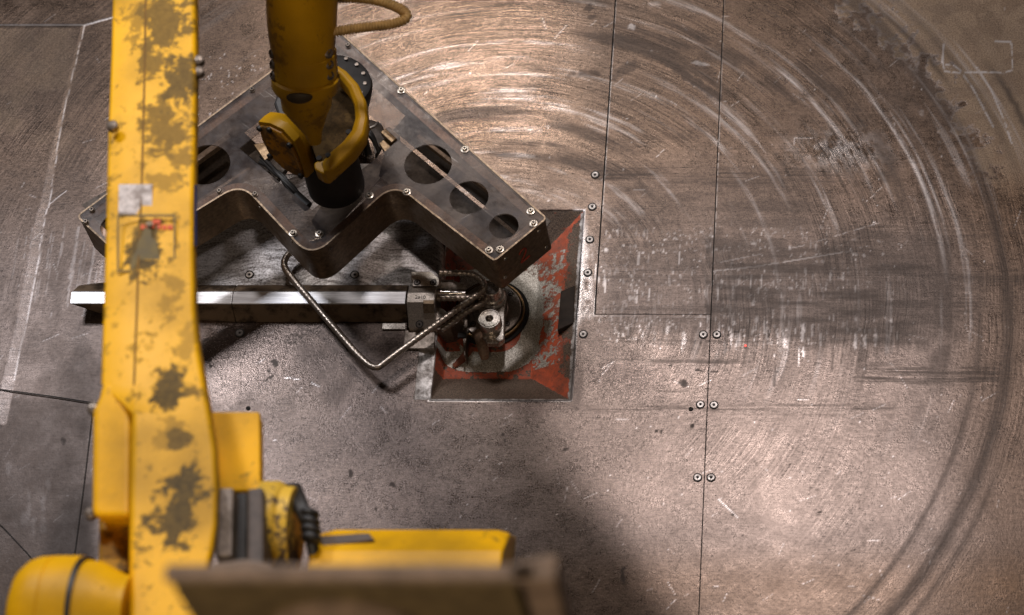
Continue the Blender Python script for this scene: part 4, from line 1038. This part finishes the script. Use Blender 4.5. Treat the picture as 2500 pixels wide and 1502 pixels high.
el = lambda k, dz: [pc_ + nn * dz + Vector((1, 0, 0)) * (.019 * k * math.cos(q)) + axis * (.0085 * k * math.sin(q)) - nn * (Rk * (1 - math.cos(.42 * k * math.cos(q)))) for q in [2 * math.pi * w_ / 32 for w_ in range(32)]]
link(from_bm(loft([el(1.0, -.004), el(1.0, .0030), el(.8, .0042), el(.4, .005), el(.05, .005)])), 'collar_ellipse', plain('dark_ellipse', (0.045, .028, .012), .6), robot, smooth=40)  # dark ellipse set on the wrist collar
# left knuckle housing
face = [(629, 299, .395), (658, 303, .405), (689, 318, .405), (716, 348, .395), (733, 386, .372), (749, 436, .315), (724, 430, .305), (693, 412, .31), (660, 379, .33), (640, 335, .37)]
Fp = [P(u, v, z) for u, v, z in face]
def shift(k, du, dv, dz): return [P(u + du * k, v + dv * k, z + dz * k) for u, v, z in face]
cf = sum(Fp, Vector()) / len(Fp)
rim = [p + (p - cf) * 0.0 for p in Fp]
sh = []
for k, du, dv, dz, sc_ in ((0, 0, 0, 0, .97), (0, 2, -2, .004, 1.0), (1, 16, -16, .004, 1.0), (1, 28, -29, -.004, .95), (1, 33, -34, -.012, .86)):
    ring_ = [P(u + du, v + dv, z + dz) for u, v, z in face]; c2 = sum(ring_, Vector()) / len(ring_)
    sh.append([c2 + (p - c2) * sc_ for p in ring_])
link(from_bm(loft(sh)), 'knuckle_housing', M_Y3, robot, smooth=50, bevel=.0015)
nf = (Fp[2] - Fp[6]).cross(Fp[0] - Fp[4]).normalized()
if nf.dot(Vector(CAM) - cf) < 0: nf = -nf
cov = [cf + (p - cf) * .90 + nf * .0035 for p in Fp]; cov0 = [cf + (p - cf) * .92 for p in Fp]
link(from_bm(loft([cov0, cov])), 'knuckle_cover', yellow('yellow_cover_dirty', (), amt=.9, thr=.47, bscale=30, base=(0.50, .22, .01), grime=(.10, .055, .02)), robot, bevel=.001)
for i in (0, 1, 3, 5, 8):
    q = cf + (Fp[i] - cf) * .84 + nf * .004
    link(from_bm(lathe([(.0048, -.001), (.0048, .0032), (.003, .0042), (0, .0042)], q, nf, 16)), 'cover_bolt', M_BLACK, robot, smooth=40)
# right yoke: inner web, raised outer rim, boss
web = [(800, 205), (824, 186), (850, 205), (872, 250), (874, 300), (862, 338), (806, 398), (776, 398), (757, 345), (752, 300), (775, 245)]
link(from_bm(prism(web, .375, .33)), 'yoke_web', yellow('yellow_web_shaded', (), amt=.9, thr=.40, rough=.8, base=(0.085, .046, .008), grime=(.035, .02, .007)), robot, bevel=.004)  # web paint darkened to hold the shade inside the yoke
rimc = [(806, 160), (836, 180), (862, 210), (879, 250), (882, 288), (874, 322), (850, 355), (822, 380), (800, 402), (788, 409)]
rw = [12, 13, 14, 15, 16, 18, 20, 21, 20, 15]
rs = []
cen = [P(u, v, .425 - .0045 * i) for i, (u, v) in enumerate(rimc)]
for i, p in enumerate(cen):
    d = (cen[min(i + 1, len(cen) - 1)] - cen[max(i - 1, 0)]); d.z = 0; d.normalize(); n = Vector((-d.y, d.x, 0)); w = rad(p, rw[i])
    rs.append([p + n * w * .8 + Vector((0, 0, .001)), p - n * w * .2 + Vector((0, 0, .004)), p - n * w + Vector((0, 0, -.002)), p - n * w - Vector((0, 0, .032)), p + n * w * .8 - Vector((0, 0, .032)), p + n * w - Vector((0, 0, .004))])
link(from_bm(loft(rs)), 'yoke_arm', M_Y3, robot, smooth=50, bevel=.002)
link(from_bm(prism([(766, 398), (775, 392), (800, 388), (808, 404), (806, 418), (796, 425), (784, 422), (768, 412)], .375, .345)), 'yoke_boss', M_Y3, robot, bevel=.003, seg=3)
for u, v in ((801, 379), (792, 401), (851, 322), (779, 386)):
    link(from_bm(lathe([(.0042, -.002), (.0042, .001), (.002, .0014), (0, .0005)], P(u, v, .392 if u > 795 else .377), seg=14)), 'bolt', M_DARK, robot, smooth=40)
q = P(824, 208, .345)
link(from_bm(lathe([(rad(q, 80), -.05), (rad(q, 84), -.012), (rad(q, 84), .004), (rad(q, 79), .012), (rad(q, 60), .016)], q, (.25, .1, 1), 56)), 'drive_disc', M_BLACK, robot, smooth=35)
for k in range(7):
    a = math.radians(-50 + 25 * k); pz_ = q + Vector((math.cos(a) * rad(q, 68), math.sin(a) * rad(q, 68), .013 - math.cos(a) * .010))
    link(from_bm(lathe([(.003, 0), (.003, .003), (0, .0035)], pz_, seg=10)), 'disc_bolt', M_DSTEEL, robot, smooth=40)
q = P(804, 388, .29)
link(from_bm(lathe([(.044, -.072), (.044, .0), (.040, .012), (.036, .03)], q, (0.03, .05, 1), 48)), 'tool_flange', M_BLACK, robot, smooth=35)
link(from_bm(prism([(680, 215), (800, 200), (830, 330), (790, 400), (700, 350), (668, 250)], .33, .27)), 'wrist_block', M_BLACK, robot, bevel=.004)
# corrugated hose
hp = smooth_path([P(800, -6, .60), P(905, -4, .60), P(975, 18, .60), P(1000, 42, .60), P(962, 60, .60), P(880, 68, .60), P(800, 80, .60)], .035, 12)
hp = resample(hp, .0011)
hr = [.0072 + .0010 * math.sin(i * 2 * math.pi / 4.0) for i in range(len(hp))]
link(from_bm(tube(hp, hr, 16)), 'corrugated_hose', plain('hose_brown', (0.33, 0.20, 0.07), 0.5), robot, smooth=60)
# elbow outside the frame that joins link and forearm
link(from_bm(tube([P(370, -420, .98), P(560, -460, 1.0), P(745, -430, .95)], [.09, .085, .075], 32)), 'elbow_housing', M_Y2, robot, smooth=50)

sh_ = [(1150, 995), (1250, 1010), (1395, 1165), (1550, 1350), (1700, 1580), (900, 1580), (1030, 1180)]  # wanted floor shadow; an added slab out of frame is shaped from it
ec = []
for u, v in sh_:
    gpt = P(u, v); k = 1.0 / L2.z; ec.append(gpt * (1 - k) + L2 * k)
link(from_bm(loft([[p + Vector((0, 0, -.02)) for p in ec], [p + Vector((0, 0, .08)) for p in ec]])), 'shadow_slab', M_Y2, robot, bevel=.01)
link(from_bm(tube([P(745, -430, .98), (ec[0] + ec[6]) / 2 + Vector((.1, 0, .03))], .05, 24)), 'shadow_slab_arm', M_Y2, robot, smooth=50)  # added arm that ties the shadow slab to the elbow

# ------------------------------------------------------------------ near grey housing, out of focus
h = thing('grey_housing', P(870, 1500, 1.9), 'large dull brown grey housing out of focus along the lower edge', 'housing')
zt = 2.0
A = P(402, 1388, zt); Bp = P(1345, 1388, zt); y1 = P(800, 1376, zt).y; y0 = P(800, 1416, zt).y
M_HOUS = plain('housing_paint', (0.21, 0.145, 0.10), 0.6)
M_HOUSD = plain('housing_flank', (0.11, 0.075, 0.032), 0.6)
link(from_bm(box_bm(A.x, Bp.x - .01, y0, y1, zt - .006, zt)), 'top_flange', M_HOUS, h, bevel=.002)
link(from_bm(box_bm(A.x + .004, Bp.x - .018, y0 - .0, y1 - .001, zt - .30, zt - .0065)), 'case', M_HOUSD, h, bevel=.002)
link(from_bm(loft([[Vector((Bp.x - .028, y0, zt)), Vector((Bp.x + .004, y0, zt)), Vector((Bp.x + .004, y1 + .007, zt)), Vector((Bp.x, y1 + .008, zt)), Vector((Bp.x - .028, y1 + .001, zt))], [Vector((Bp.x - .024, y0, zt - .3)), Vector((Bp.x - .002, y0, zt - .3)), Vector((Bp.x - .002, y1 + .010, zt - .3)), Vector((Bp.x - .004, y1 + .01, zt - .3)), Vector((Bp.x - .024, y1, zt - .3))]])), 'corner_horn', M_HOUS, h, bevel=.002)
link(from_bm(lathe([(.060, -.004), (.060, .004), (.052, .006), (.034, .006), (.032, .002), (0, .002)], Vector((P(830, 1500, 1.95).x, y0 - .001, zt - .098)), (0, -1, 0), 48)), 'round_boss', M_HOUS, h, smooth=40)
b2 = prism([(430, 1440), (525, 1372), (600, 1362), (660, 1372), (680, 1400), (660, 1440)], 1.35, 1.30)
cprop(link(from_bm(b2), 'grey_bracket', M_HOUS, bevel=.004), 'blurred grey bracket between the yellow link and the near housing', 'bracket')
